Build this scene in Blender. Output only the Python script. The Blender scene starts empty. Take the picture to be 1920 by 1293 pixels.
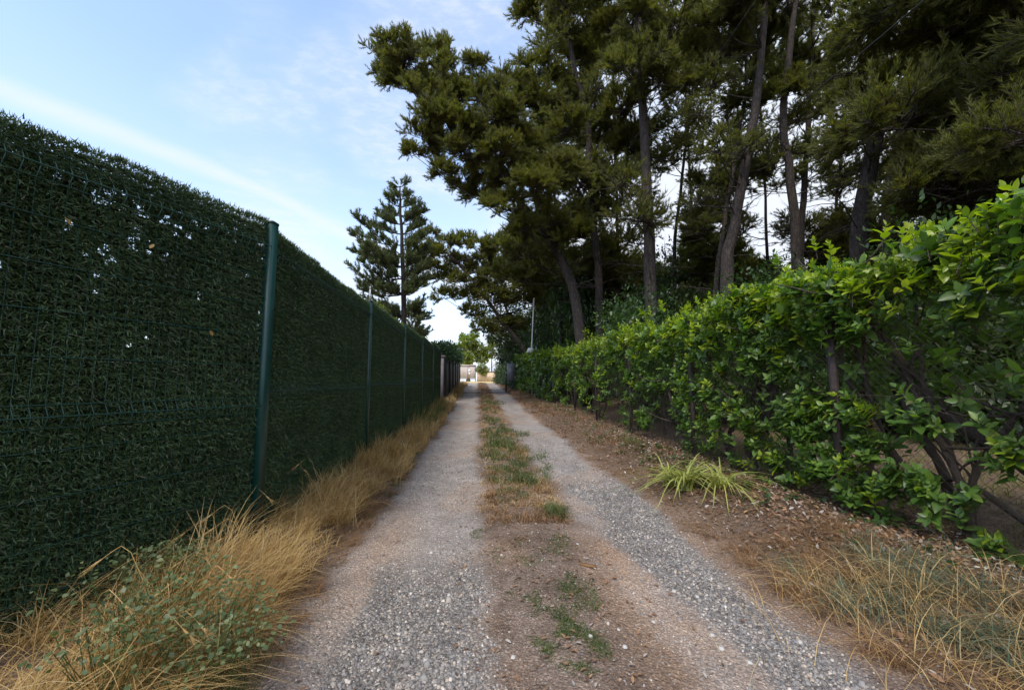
import bpy, math, random
import numpy as np
from mathutils import Vector

R = np.random.RandomState(7)
random.seed(7)
S = bpy.context.scene
COL = S.collection
rad = math.radians

# ------------------------------------------------------------------ camera
EYE = 1.15
YAW, PITCH, FPX = rad(4.9), rad(5.3), 760.0
cam_d = bpy.data.cameras.new('camera')
cam = bpy.data.objects.new('camera', cam_d)
COL.objects.link(cam)
cam_d.sensor_width = 36.0
cam_d.lens = 36.0 * FPX / 1920.0
cam_d.clip_start = 0.05
cam_d.clip_end = 3000
cam.location = (0, 0, EYE)
cam.rotation_euler = (math.pi / 2 + PITCH, 0, -YAW)
S.camera = cam

# ------------------------------------------------------------------ light
SUN_AZ, SUN_EL = 212.0, 54.0          # azimuth from +Y towards +X
w = bpy.data.worlds.new('World')
S.world = w
w.use_nodes = True
nt = w.node_tree
nt.nodes.clear()
def nd(t, typ, **kw):
    n = t.nodes.new(typ)
    for k, v in kw.items():
        setattr(n, k, v)
    return n
out = nd(nt, 'ShaderNodeOutputWorld')
bg = nd(nt, 'ShaderNodeBackground')
bg.inputs[1].default_value = 0.15
sky = nd(nt, 'ShaderNodeTexSky')
sky.sky_type = 'NISHITA'
sky.sun_disc = False
sky.sun_elevation = rad(SUN_EL)
sky.sun_rotation = rad(SUN_AZ)
sky.air_density = 1.0
sky.dust_density = 1.0
sky.ozone_density = 1.9
tc = nd(nt, 'ShaderNodeTexCoord')
# thin cirrus veil: patchy noise plus long drawn-out streaks
sep = nd(nt, 'ShaderNodeSeparateXYZ')
nt.links.new(tc.outputs['Generated'], sep.inputs[0])
dv = nd(nt, 'ShaderNodeMath', operation='ADD'); dv.inputs[1].default_value = 0.18
nt.links.new(sep.outputs[2], dv.inputs[0])
px_ = nd(nt, 'ShaderNodeMath', operation='DIVIDE'); py_ = nd(nt, 'ShaderNodeMath', operation='DIVIDE')
nt.links.new(sep.outputs[0], px_.inputs[0]); nt.links.new(dv.outputs[0], px_.inputs[1])
nt.links.new(sep.outputs[1], py_.inputs[0]); nt.links.new(dv.outputs[0], py_.inputs[1])
cmb = nd(nt, 'ShaderNodeCombineXYZ')
nt.links.new(px_.outputs[0], cmb.inputs[0]); nt.links.new(py_.outputs[0], cmb.inputs[1])
def skynoise(rot, scl, scale, detail, lo, hi, dist=0.3, loc=(0, 0, 0)):
    mp = nd(nt, 'ShaderNodeMapping')
    mp.inputs['Rotation'].default_value = (0, 0, rad(rot))
    mp.inputs['Scale'].default_value = scl
    mp.inputs['Location'].default_value = loc
    nt.links.new(cmb.outputs[0], mp.inputs[0])
    no = nd(nt, 'ShaderNodeTexNoise')
    no.inputs['Scale'].default_value = scale
    no.inputs['Detail'].default_value = detail
    no.inputs['Roughness'].default_value = 0.62
    no.inputs['Distortion'].default_value = dist
    nt.links.new(mp.outputs[0], no.inputs['Vector'])
    mr = nd(nt, 'ShaderNodeMapRange')
    mr.interpolation_type = 'SMOOTHSTEP'
    mr.inputs[1].default_value = lo; mr.inputs[2].default_value = hi
    nt.links.new(no.outputs[0], mr.inputs[0])
    return mr.outputs[0]
def M2(op, x, y=None, z=None, clamp=False):
    n = nd(nt, 'ShaderNodeMath', operation=op); n.use_clamp = clamp
    for i, v in enumerate((x, y, z)):
        if v is None: continue
        if isinstance(v, (int, float)): n.inputs[i].default_value = v
        else: nt.links.new(v, n.inputs[i])
    return n.outputs[0]
# one long contrail-like cirrus band, straight on the cloud plane
sd_ = M2('ADD', M2('MULTIPLY', px_.outputs[0], .804), M2('MULTIPLY', py_.outputs[0], -.595))
wob = skynoise(37, (1, 1, 1), 1.6, 3, 0.2, 0.8)
dist = M2('ABSOLUTE', M2('ADD', M2('ADD', sd_, 1.50), M2('MULTIPLY_ADD', wob, .05, -.025)))
band = nd(nt, 'ShaderNodeMapRange'); band.interpolation_type = 'SMOOTHSTEP'
band.inputs[1].default_value = .085; band.inputs[2].default_value = 0.0
nt.links.new(dist, band.inputs[0])
fine = skynoise(37, (.5, 2.2, 1), 5, 8, 0.2, 0.75, .5)
band_o = M2('MULTIPLY', band.outputs[0], M2('MULTIPLY_ADD', fine, .25, .55))
a = M2('MULTIPLY', skynoise(24, (0.28, 1.3, 1), 1.1, 5, 0.50, 0.85), .5)
rip = skynoise(-35, (1, 1.6, 1), 16, 5, 0.38, 0.70, .25)
big = skynoise(10, (1, 1, 1), 1.15, 3, 0.47, 0.62, .4, (2.35, .42, 0))
b = M2('MULTIPLY', M2('MULTIPLY', big, .8), M2('MULTIPLY_ADD', rip, .55, .45))
mx = nd(nt, 'ShaderNodeMath', operation='MAXIMUM')
nt.links.new(M2('MAXIMUM', a, band_o), mx.inputs[0]); nt.links.new(b, mx.inputs[1])
# a thin cirrus sheet covers the eastern half of the sky
esh = nd(nt, 'ShaderNodeMapRange'); esh.interpolation_type = 'SMOOTHSTEP'
esh.inputs[1].default_value = .05; esh.inputs[2].default_value = .75; esh.inputs[4].default_value = 1.35
nt.links.new(M2('ADD', px_.outputs[0], M2('MULTIPLY_ADD', skynoise(15, (1, 1, 1), 1.7, 6, .3, .7, .4), .5, -.1)), esh.inputs[0])
mx2 = nd(nt, 'ShaderNodeMath', operation='MAXIMUM')
nt.links.new(mx.outputs[0], mx2.inputs[0]); nt.links.new(esh.outputs[0], mx2.inputs[1]); mx = mx2
# towards the horizon the veil thickens
hz = nd(nt, 'ShaderNodeMapRange'); hz.inputs[1].default_value = 0.0; hz.inputs[2].default_value = 0.55
hz.inputs[3].default_value = 0.75; hz.inputs[4].default_value = 0.10
nt.links.new(sep.outputs[2], hz.inputs[0])
ma = nd(nt, 'ShaderNodeMath', operation='MULTIPLY_ADD'); ma.inputs[1].default_value = 0.6
nt.links.new(mx.outputs[0], ma.inputs[0]); nt.links.new(hz.outputs[0], ma.inputs[2])
ma.use_clamp = True
mixc = nd(nt, 'ShaderNodeMix', data_type='RGBA')
mixc.inputs[7].default_value = (2.35, 2.5, 2.8, 1)
nt.links.new(ma.outputs[0], mixc.inputs[0])
nt.links.new(sky.outputs[0], mixc.inputs[6])
nt.links.new(mixc.outputs[2], bg.inputs[0])
nt.links.new(bg.outputs[0], out.inputs[0])

sun_d = bpy.data.lights.new('sun', 'SUN')
sun_d.energy = 1.15
sun_d.angle = rad(14)
sun_d.color = (1.0, 0.93, 0.82)
sun = bpy.data.objects.new('sun', sun_d)
COL.objects.link(sun)
sdir = Vector((math.sin(rad(SUN_AZ)) * math.cos(rad(SUN_EL)), math.cos(rad(SUN_AZ)) * math.cos(rad(SUN_EL)), math.sin(rad(SUN_EL))))
sun.rotation_euler = sdir.to_track_quat('Z', 'Y').to_euler()

vs = S.view_settings
vs.view_transform = 'Standard'
vs.look = 'None'
vs.exposure = 1.42
vs.gamma = 1.0
vs.use_curve_mapping = False

# ------------------------------------------------------------------ helpers
cy, sy, ct, st = math.cos(YAW), math.sin(YAW), math.cos(PITCH), math.sin(PITCH)
Fv = np.array([sy * ct, cy * ct, st]); Rv = np.array([cy, -sy, 0.0]); Uv = np.array([-sy * st, -cy * st, ct])
def P(px, py, Y):
    """the place at distance Y along the lane that is seen in that direction"""
    d = Fv + Rv * (px - 960) / FPX + Uv * (646.5 - py) / FPX
    return np.array([0, 0, EYE]) + d * (Y / d[1])

def vnoise(x, y, seed=0):
    x = np.asarray(x, float); y = np.asarray(y, float)
    xi = np.floor(x).astype(np.int64); yi = np.floor(y).astype(np.int64)
    fx = x - xi; fy = y - yi
    fx = fx * fx * (3 - 2 * fx); fy = fy * fy * (3 - 2 * fy)
    def h(i, j):
        n = (i * 374761393 + j * 668265263 + seed * 1442695041) & 0x7fffffff
        n = ((n ^ (n >> 13)) * 1274126177) & 0x7fffffff
        return ((n ^ (n >> 16)) & 0xffff) / 65535.0
    return (h(xi, yi) * (1 - fx) + h(xi + 1, yi) * fx) * (1 - fy) + (h(xi, yi + 1) * (1 - fx) + h(xi + 1, yi + 1) * fx) * fy
def fbm(x, y, seed=0, o=4):
    s = 0; a = 0.5; t = 0
    for k in range(o):
        s = s + a * vnoise(np.asarray(x) * 2 ** k, np.asarray(y) * 2 ** k, seed + k); t += a; a *= 0.5
    return s / t
def sstep(a, b, x):
    t = np.clip((np.asarray(x, float) - a) / (b - a), 0, 1)
    return t * t * (3 - 2 * t)

RY = [-50, 4, 8, 11, 17, 22, 32, 38, 50, 62, 400]
RZ = [0, 0, .04, .1, .33, .55, .9, 1.07, 1.2, 1.33, 1.45]
def rise(Y):
    Y = np.asarray(Y, float)
    return (np.interp(Y - 1, RY, RZ) + np.interp(Y, RY, RZ) + np.interp(Y + 1, RY, RZ)) / 3
def ground(X, Y):
    X = np.asarray(X, float); Y = np.asarray(Y, float)
    z = rise(Y)
    lane = 1 - sstep(44, 50, Y)
    z = z + lane * (0.13 * sstep(-.8, -1.35, X) + 0.10 * sstep(1.75, 2.7, X) + 0.12 * sstep(3.2, 6, X))
    z = z - lane * 0.03 * np.exp(-((X + .38) / .3) ** 2) - lane * 0.03 * np.exp(-((X - 1.27) / .3) ** 2)
    z = z + lane * 0.02 * np.exp(-((X - .45) / .3) ** 2)
    z = z + 0.03 * (fbm(X * 1.5, Y * 1.5, 3) - .5) + 0.012 * (fbm(X * 9, Y * 9, 8, 3) - .5)
    return z

def mesh(name, V, F):
    """F: (n,k) array, or list of such arrays"""
    V = np.ascontiguousarray(V, dtype=np.float32)
    Fs = F if isinstance(F, list) else [F]
    Fs = [np.asarray(f, dtype=np.int32) for f in Fs if len(f)]
    m = bpy.data.meshes.new(name)
    m.vertices.add(len(V)); m.vertices.foreach_set('co', V.ravel())
    nl = sum(f.size for f in Fs); npl = sum(len(f) for f in Fs)
    m.loops.add(nl); m.polygons.add(npl)
    m.loops.foreach_set('vertex_index', np.concatenate([f.ravel() for f in Fs]))
    tot = np.concatenate([np.full(len(f), f.shape[1], np.int32) for f in Fs])
    m.polygons.foreach_set('loop_start', np.concatenate([[0], np.cumsum(tot)[:-1]]).astype(np.int32))
    m.update(calc_edges=True)
    return m
def link(name, me, mat=None, parent=None, smooth=False, mw=None):
    if mat is not None and not me.materials:
        me.materials.append(mat)
    if smooth:
        me.polygons.foreach_set('use_smooth', np.ones(len(me.polygons), bool))
    o = bpy.data.objects.new(name, me)
    COL.objects.link(o)
    if parent is not None:
        o.parent = parent
    return o
def empty(name, loc=(0, 0, 0), rz=0):
    o = bpy.data.objects.new(name, None)
    o.empty_display_size = .2
    COL.objects.link(o); o.location = loc; o.rotation_euler = (0, 0, rz)
    return o
def tag(o, label=None, cat=None, group=None, kind=None):
    if label: o['label'] = label
    if cat: o['category'] = cat
    if group: o['group'] = group
    if kind: o['kind'] = kind
    return o
def copy_tree(o, parent=None):
    c = o.copy(); COL.objects.link(c)
    if parent is not None: c.parent = parent
    for ch in list(o.children): copy_tree(ch, c)
    return c

class MB:
    def __init__(s): s.V = []; s.F = {}; s.n = 0
    def add(s, V, F):
        V = np.asarray(V, float)
        Fs = F if isinstance(F, list) else [F]
        for f in Fs:
            f = np.asarray(f, int)
            if len(f): s.F.setdefault(f.shape[1], []).append(f + s.n)
        s.V.append(V); s.n += len(V)
        return s
    def mesh(s, name):
        return mesh(name, np.concatenate(s.V), [np.concatenate(f) for f in s.F.values()])
    def build(s, name, mat, parent=None, smooth=False):
        return link(name, s.mesh(name), mat, parent, smooth)

def box(c, size, rz=0, bev=0):
    sx, sy_, sz = [v / 2 for v in size]
    if bev:
        b_ = bev; pr = [(-sx, -sy_ + b_), (-sx + b_, -sy_), (sx - b_, -sy_), (sx, -sy_ + b_), (sx, sy_ - b_), (sx - b_, sy_), (-sx + b_, sy_), (-sx, sy_ - b_)]
    else:
        pr = [(-sx, -sy_), (sx, -sy_), (sx, sy_), (-sx, sy_)]
    n = len(pr)
    V = np.array([(x, y, -sz) for x, y in pr] + [(x, y, sz) for x, y in pr], float)
    c_, s_ = math.cos(rz), math.sin(rz)
    V = np.stack([V[:, 0] * c_ - V[:, 1] * s_, V[:, 0] * s_ + V[:, 1] * c_, V[:, 2]], 1) + np.asarray(c, float)
    q = [(i, (i + 1) % n, n + (i + 1) % n, n + i) for i in range(n)]
    return V, [np.array(q), np.array([list(range(n))[::-1]]), np.array([[n + i for i in range(n)]])]
def tube(pts, rads, sides=6, cap=True, wob=0, rs=None):
    pts = np.asarray(pts, float); n = len(pts)
    rads = np.broadcast_to(np.asarray(rads, float), (n,))
    T = np.gradient(pts, axis=0); T /= np.linalg.norm(T, axis=1)[:, None] + 1e-9
    ref = np.array([0.0, 0, 1]) if abs(T[:, 2]).mean() < .8 else np.array([1.0, 0, 0])
    A = np.cross(T, ref); A /= np.linalg.norm(A, axis=1)[:, None] + 1e-9
    B = np.cross(T, A)
    an = np.linspace(0, 2 * np.pi, sides, endpoint=False)
    rr = rads[:, None] * np.ones((1, sides))
    if wob: rr = rr * (1 + wob * ((rs or R).rand(n, sides) - .5))
    V = pts[:, None] + (A[:, None] * np.cos(an)[None, :, None] + B[:, None] * np.sin(an)[None, :, None]) * rr[..., None]
    V = V.reshape(-1, 3)
    i = np.arange(n - 1)[:, None] * sides; j = np.arange(sides)[None]; j2 = (j + 1) % sides
    Q = np.stack([i + j, i + j2, i + sides + j2, i + sides + j], -1).reshape(-1, 4)
    F = [Q]
    if cap:
        F += [np.arange(sides)[None, ::-1], (n - 1) * sides + np.arange(sides)[None]]
    return V, F
def smooth_path(ctrl, n=12, jit=0, rs=None):
    c = np.asarray(ctrl, float)
    if len(c) == 2: c = np.array([c[0], (c[0] + c[1]) / 2, c[1]])
    t = np.linspace(0, len(c) - 1, n)
    e = np.concatenate([[2 * c[0] - c[1]], c, [2 * c[-1] - c[-2]]])
    o = []
    for u in t:
        k = min(int(u), len(c) - 2); f = u - k
        p0, p1, p2, p3 = e[k], e[k + 1], e[k + 2], e[k + 3]
        o.append(.5 * ((2 * p1) + (-p0 + p2) * f + (2 * p0 - 5 * p1 + 4 * p2 - p3) * f * f + (-p0 + 3 * p1 - 3 * p2 + p3) * f ** 3))
    o = np.array(o)
    if jit: o[1:-1] += ((rs or R).rand(len(o) - 2, 3) - .5) * jit
    return o
def tri_tubes(A, B, r0, r1):
    """many thin straight three-sided sticks A->B (vectorised)"""
    A = np.asarray(A, float); B = np.asarray(B, float); n = len(A)
    T = B - A; T /= np.linalg.norm(T, axis=1)[:, None] + 1e-9
    ref = np.where(np.abs(T[:, 2:3]) > .9, [[1.0, 0, 0]], [[0, 0, 1.0]])
    U = np.cross(T, ref); U /= np.linalg.norm(U, axis=1)[:, None] + 1e-9
    W = np.cross(T, U)
    V = np.zeros((n, 6, 3))
    r0 = np.broadcast_to(r0, (n,)); r1 = np.broadcast_to(r1, (n,))
    for k in range(3):
        d = U * math.cos(2.0944 * k) + W * math.sin(2.0944 * k)
        V[:, k] = A + d * r0[:, None]; V[:, 3 + k] = B + d * r1[:, None]
    q = np.array([[0, 1, 4, 3], [1, 2, 5, 4], [2, 0, 3, 5]])
    F = (np.arange(n)[:, None, None] * 6 + q[None]).reshape(-1, 4)
    return V.reshape(-1, 3), F
def unit(v): return v / (np.linalg.norm(v, axis=-1, keepdims=True) + 1e-9)
def frames(Yd, Nz):
    """rotation matrices whose columns are X, Y (given), Z near Nz"""
    Yd = unit(Yd); X = unit(np.cross(Yd, Nz)); Z = np.cross(X, Yd)
    return np.stack([X, Yd, Z], -1)
def scatter(V0, F0, pos, M, s):
    pos = np.asarray(pos); n = len(pos); V0 = np.asarray(V0, float)
    s = np.broadcast_to(np.asarray(s, float), (n,))
    V = np.einsum('nij,kj->nki', M, V0) * s[:, None, None] + pos[:, None]
    Fs = F0 if isinstance(F0, list) else [F0]
    o = [(np.asarray(f)[None] + (np.arange(n) * len(V0))[:, None, None]).reshape(-1, np.asarray(f).shape[1]) for f in Fs]
    return V.reshape(-1, 3), o
def rdir(n, rs=R):
    v = rs.normal(size=(n, 3)); return unit(v)
def blades(base, az, H, out_, wdt, seg=3, rs=R, curl=1.0):
    """curved tapering grass blades; out_: horizontal reach as a share of H"""
    n = len(base); t = np.linspace(0, 1, seg + 1)
    d = np.stack([np.cos(az), np.sin(az), np.zeros(n)], 1)
    a2 = az + np.pi / 2 + rs.uniform(-.8, .8, n)
    sd = np.stack([np.cos(a2), np.sin(a2), np.zeros(n)], 1)
    V = []
    for k, u in enumerate(t):
        c = base + d * (H * out_ * u ** 1.6)[:, None] + np.array([0, 0, 1.0]) * (H * (u - curl * .5 * np.minimum(out_, 1.6) * u ** 2.4))[:, None]
        if k < seg:
            ww = wdt * (1 - .75 * u ** 1.5)
            V += [c - sd * (ww / 2)[:, None], c + sd * (ww / 2)[:, None]]
        else: V.append(c)
    m = 2 * seg + 1
    V = np.stack(V, 1).reshape(-1, 3)
    q = np.array([[2 * k, 2 * k + 1, 2 * k + 3, 2 * k + 2] for k in range(seg - 1)]).reshape(-1, 4)
    tr = np.array([[2 * seg - 2, 2 * seg - 1, 2 * seg]])
    off = (np.arange(n) * m)[:, None, None]
    F = [(q[None] + off).reshape(-1, 4)] if len(q) else []
    return V, F + [(tr[None] + off).reshape(-1, 3)]

# broad leaf with folded midrib, pointing +Y, drooping tip
def leaf_shape(st=(0, .22, .5, .8, 1), wd=(0, .20, .27, .17, 0), fold=.07, droop=.16):
    V = []; mid = []; lf = []; rt = []
    for i, (s_, w_) in enumerate(zip(st, wd)):
        z = -droop * s_ ** 2
        mid.append(len(V)); V.append((0, s_, z))
        if w_ > 0:
            lf.append(len(V)); V.append((-w_, s_ - .03, z + fold))
            rt.append(len(V)); V.append((w_, s_ - .03, z + fold))
        else: lf.append(mid[-1]); rt.append(mid[-1])
    T = []; Q = []
    for i in range(len(st) - 1):
        a_, b_ = mid[i], mid[i + 1]
        for L, fl in ((lf, 0), (rt, 1)):
            p, q = L[i], L[i + 1]
            if p == a_: f = [a_, b_, q]; T.append(f if not fl else f[::-1])
            elif q == b_: f = [a_, b_, p]; T.append(f if not fl else f[::-1])
            else:
                f = [a_, b_, q, p]; Q.append(f if not fl else f[::-1])
    Fo = []
    if Q: Fo.append(np.array(Q))
    if T: Fo.append(np.array(T))
    return np.array(V, float), Fo
LEAF = leaf_shape()
LEAF_S = leaf_shape((0, .5, 1), (0, .27, 0), .06, .1)           # far leaf: four triangles

# ------------------------------------------------------------------ materials
def newmat(name):
    m = bpy.data.materials.new(name); m.use_nodes = True
    t = m.node_tree; t.nodes.clear()
    o = nd(t, 'ShaderNodeOutputMaterial'); p = nd(t, 'ShaderNodeBsdfPrincipled')
    t.links.new(p.outputs[0], o.inputs[0])
    return m, t, p, o
def ramp(t, fac, cols, pos=None):
    r = nd(t, 'ShaderNodeValToRGB')
    while len(r.color_ramp.elements) < len(cols): r.color_ramp.elements.new(.5)
    for i, c in enumerate(cols):
        e = r.color_ramp.elements[i]
        e.position = pos[i] if pos else i / (len(cols) - 1)
        e.color = (*c, 1)
    t.links.new(fac, r.inputs[0])
    return r.outputs[0]
def noise(t, scale, detail=4, rough=.55, vec=None, stretch=None, dist=0):
    n = nd(t, 'ShaderNodeTexNoise')
    n.inputs['Scale'].default_value = scale; n.inputs['Detail'].default_value = detail
    n.inputs['Roughness'].default_value = rough; n.inputs['Distortion'].default_value = dist
    if vec is None:
        g = nd(t, 'ShaderNodeTexCoord'); vec = g.outputs['Object']
    if stretch:
        mp = nd(t, 'ShaderNodeMapping'); mp.inputs['Scale'].default_value = stretch
        t.links.new(vec, mp.inputs[0]); vec = mp.outputs[0]
    t.links.new(vec, n.inputs['Vector'])
    return n.outputs[0]
def mix(t, fac, A, B, mode='MIX'):
    m = nd(t, 'ShaderNodeMix', data_type='RGBA', blend_type=mode)
    for v, i in ((fac, 0), (A, 6), (B, 7)):
        if isinstance(v, (int, float)): m.inputs[i].default_value = v
        elif isinstance(v, tuple): m.inputs[i].default_value = (*v, 1)
        else: t.links.new(v, m.inputs[i])
    return m.outputs[2]
def bump(t, p, h, strength=.5, dist=.01):
    b_ = nd(t, 'ShaderNodeBump'); b_.inputs['Strength'].default_value = strength; b_.inputs['Distance'].default_value = dist
    t.links.new(h, b_.inputs['Height']); t.links.new(b_.outputs[0], p.inputs['Normal'])
def leafmat(name, cols, rough=.5, trans=.35, tcol=None, nscale=1.2, pos=None, spec=.5):
    m, t, p, o = newmat(name)
    g = nd(t, 'ShaderNodeNewGeometry')
    col = ramp(t, g.outputs['Random Per Island'], cols, pos)
    nz = noise(t, nscale, 3)
    col = mix(t, .55, col, ramp(t, nz, [(.45, .45, .45), (1.35, 1.35, 1.35)], [.3, .7]), 'MULTIPLY')
    t.links.new(col, p.inputs['Base Color'])
    p.inputs['Roughness'].default_value = rough
    p.inputs['Specular IOR Level'].default_value = spec
    if trans:
        tr = nd(t, 'ShaderNodeBsdfTranslucent')
        tc_ = mix(t, 1.0, col, tcol or (1.5, 1.7, .6), 'MULTIPLY')
        t.links.new(tc_, tr.inputs[0])
        ms = nd(t, 'ShaderNodeMixShader'); ms.inputs[0].default_value = trans
        t.links.new(p.outputs[0], ms.inputs[1]); t.links.new(tr.outputs[0], ms.inputs[2])
        t.links.new(ms.outputs[0], o.inputs[0])
    return m
def solid(name, col, rough=.6, var=.25, scale=6, metal=0, bmp=0, bscale=60, stretch=None):
    m, t, p, o = newmat(name)
    nz = noise(t, scale, 5, .6, stretch=stretch)
    c = mix(t, 1.0, col, ramp(t, nz, [(1 - var,) * 3, (1 + var,) * 3], [.3, .7]), 'MULTIPLY')
    t.links.new(c, p.inputs['Base Color'])
    p.inputs['Roughness'].default_value = rough; p.inputs['Metallic'].default_value = metal
    if bmp: bump(t, p, noise(t, bscale, 4, stretch=stretch), bmp)
    return m
def bark(name, c0, c1, c2, vor=True):
    m, t, p, o = newmat(name)
    g = nd(t, 'ShaderNodeTexCoord')
    n1 = noise(t, 9, 6, .65, g.outputs['Object'], (1, 1, .28))
    v = nd(t, 'ShaderNodeTexVoronoi', feature='DISTANCE_TO_EDGE'); v.inputs['Scale'].default_value = 14
    mp = nd(t, 'ShaderNodeMapping'); mp.inputs['Scale'].default_value = (1, 1, .35)
    t.links.new(g.outputs['Object'], mp.inputs[0]); t.links.new(mp.outputs[0], v.inputs['Vector'])
    col = ramp(t, n1, [c0, c1, c2], [.3, .5, .72])
    cr = ramp(t, v.outputs['Distance'], [(.35, .35, .35), (1, 1, 1)], [0, .12])
    if vor: col = mix(t, 1.0, col, cr, 'MULTIPLY')
    else: cr = ramp(t, noise(t, 40, 4, .7, g.outputs['Object'], (1, 1, .2)), [(0, 0, 0), (1, 1, 1)], [.3, .7])
    t.links.new(col, p.inputs['Base Color']); p.inputs['Roughness'].default_value = .95
    h = mix(t, .5, cr, ramp(t, n1, [(0, 0, 0), (1, 1, 1)]))
    bump(t, p, h, .9, .03)
    return m

M = {}
M['needle'] = leafmat('pine_needles', [(.07, .076, .022), (.12, .13, .030), (.175, .19, .042), (.23, .165, .065)], .55, .5, (1.5, 1.6, .5), .8, [0, .45, .85, 1])
M['needle_far'] = leafmat('pine_needles_far', [(.07, .075, .022), (.13, .125, .03), (.19, .16, .045)], .6, .5, (1.6, 1.6, .5), .5)
M['needle_left'] = leafmat('conifer_needles', [(.065, .09, .035), (.11, .135, .055), (.17, .19, .09)], .55, .25, (1.4, 1.6, .6), 2.)
M['hedge'] = leafmat('hedge_leaf', [(.13, .10, .03), (.048, .095, .020), (.08, .15, .027), (.125, .215, .035), (.19, .28, .045)], .40, .36, (1.35, 1.65, .35), 1.6, [0, .05, .45, .85, 1], .4)
M['hedge_new'] = leafmat('hedge_young_leaf', [(.17, .25, .02), (.27, .36, .03), (.38, .44, .05)], .35, .45, (1.35, 1.5, .3), 3)
M['oak'] = leafmat('dark_tree_leaf', [(.02, .035, .010), (.035, .06, .014), (.06, .09, .02)], .45, .3, None, 1)
M['lime'] = leafmat('sunlit_tree_leaf', [(.09, .14, .02), (.16, .21, .03), (.24, .27, .05)], .5, .45, (1.4, 1.5, .5), .6)
M['shrub'] = leafmat('shrub_leaf', [(.02, .045, .014), (.035, .075, .02), (.06, .11, .028)], .4, .3, None, 1.2)
M['plastic'] = leafmat('screen_strand', [(.030, .056, .022), (.052, .094, .036), (.082, .14, .056), (.15, .15, .10)], .48, .15, None, 2.5, [0, .5, .9, 1], .35)
M['backing'] = solid('core_and_added_sheet', (.008, .018, .012), .8, .4, 30)
M['green_paint'] = solid('green_powder_coat', (.003, .040, .034), .38, .25, 5, 0, .05, 200)
M['green_cap'] = solid('green_cap', (.004, .022, .02), .45, .2, 8)
M['wire'] = solid('green_wire_coat', (.008, .050, .038), .35, .2, 9)
M['rust'] = solid('rusty_post_steel', (.045, .030, .026), .85, .5, 25, 0, .4, 90)
M['netwire'] = solid('old_net_wire', (.05, .038, .03), .8, .3, 20)
M['bark'] = bark('pine_bark', (.022, .017, .014), (.042, .032, .027), (.075, .058, .05))
M['stem'] = bark('shrub_bark', (.03, .022, .016), (.06, .045, .034), (.10, .08, .062), False)
M['dry'] = leafmat('dry_grass', [(.32, .19, .06), (.50, .33, .12), (.62, .45, .19), (.70, .57, .32)], .7, .3, (1.2, 1.1, .8), 2.5, [0, .35, .8, 1])
M['drydull'] = leafmat('brown_dry_grass', [(.14, .07, .03), (.24, .125, .05), (.34, .2, .09), (.42, .3, .17)], .8, .25, (1.2, 1.1, .8), 3, [0, .4, .85, 1])
M['green'] = leafmat('green_grass', [(.045, .075, .02), (.08, .12, .03), (.14, .17, .05)], .55, .35, None, 3)
M['shadegrass'] = leafmat('shade_grass', [(.10, .12, .03), (.20, .19, .06), (.30, .24, .10)], .7, .3, None, 2)
M['blue'] = leafmat('bluish_grass', [(.06, .10, .065), (.11, .16, .10), (.20, .24, .14)], .6, .3, (1.2, 1.3, .9), 3)
M['weed'] = leafmat('weed_leaf', [(.06, .095, .035), (.10, .14, .055), (.17, .20, .08)], .5, .3, (1.2, 1.5, .7), 4)
M['strap'] = leafmat('strap_leaf', [(.09, .17, .02), (.22, .30, .05), (.44, .44, .14), (.58, .52, .28)], .45, .35, (1.3, 1.3, .6), 5, [0, .35, .7, 1])
M['litter'] = leafmat('dead_leaf', [(.11, .055, .03), (.22, .115, .055), (.34, .20, .10), (.28, .24, .21), (.50, .46, .41)], .7, .15, (1.2, 1, .7), 4, [0, .35, .7, .88, 1])
M['stone'] = leafmat('gravel_stone', [(.12, .113, .108), (.19, .18, .17), (.28, .265, .25), (.38, .31, .24), (.58, .54, .49)], .85, 0, None, 4, [0, .4, .75, .92, 1], .3)
M['cable'] = solid('cable_rubber', (.015, .015, .016), .6, .1)
M['steel'] = solid('grey_steel', (.42, .43, .45), .45, .12, 6, .3)
M['white'] = solid('white_plate', (.75, .76, .78), .5, .08, 4)
M['gatepaint'] = solid('pinkish_gate_paint', (.42, .34, .30), .6, .12, 4)
M['dark_sheet'] = solid('dark_sheet', (.012, .017, .024), .55, .3, 3)
M['stonewall'] = solid('pale_wall_render', (.52, .40, .28), .9, .25, 2, 0, .4, 12)
M['pillar'] = solid('pillar_render', (.13, .11, .115), .85, .25, 6, 0, .2, 40)
M['box'] = solid('grey_cabinet', (.22, .22, .24), .6, .25, 8)

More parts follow.
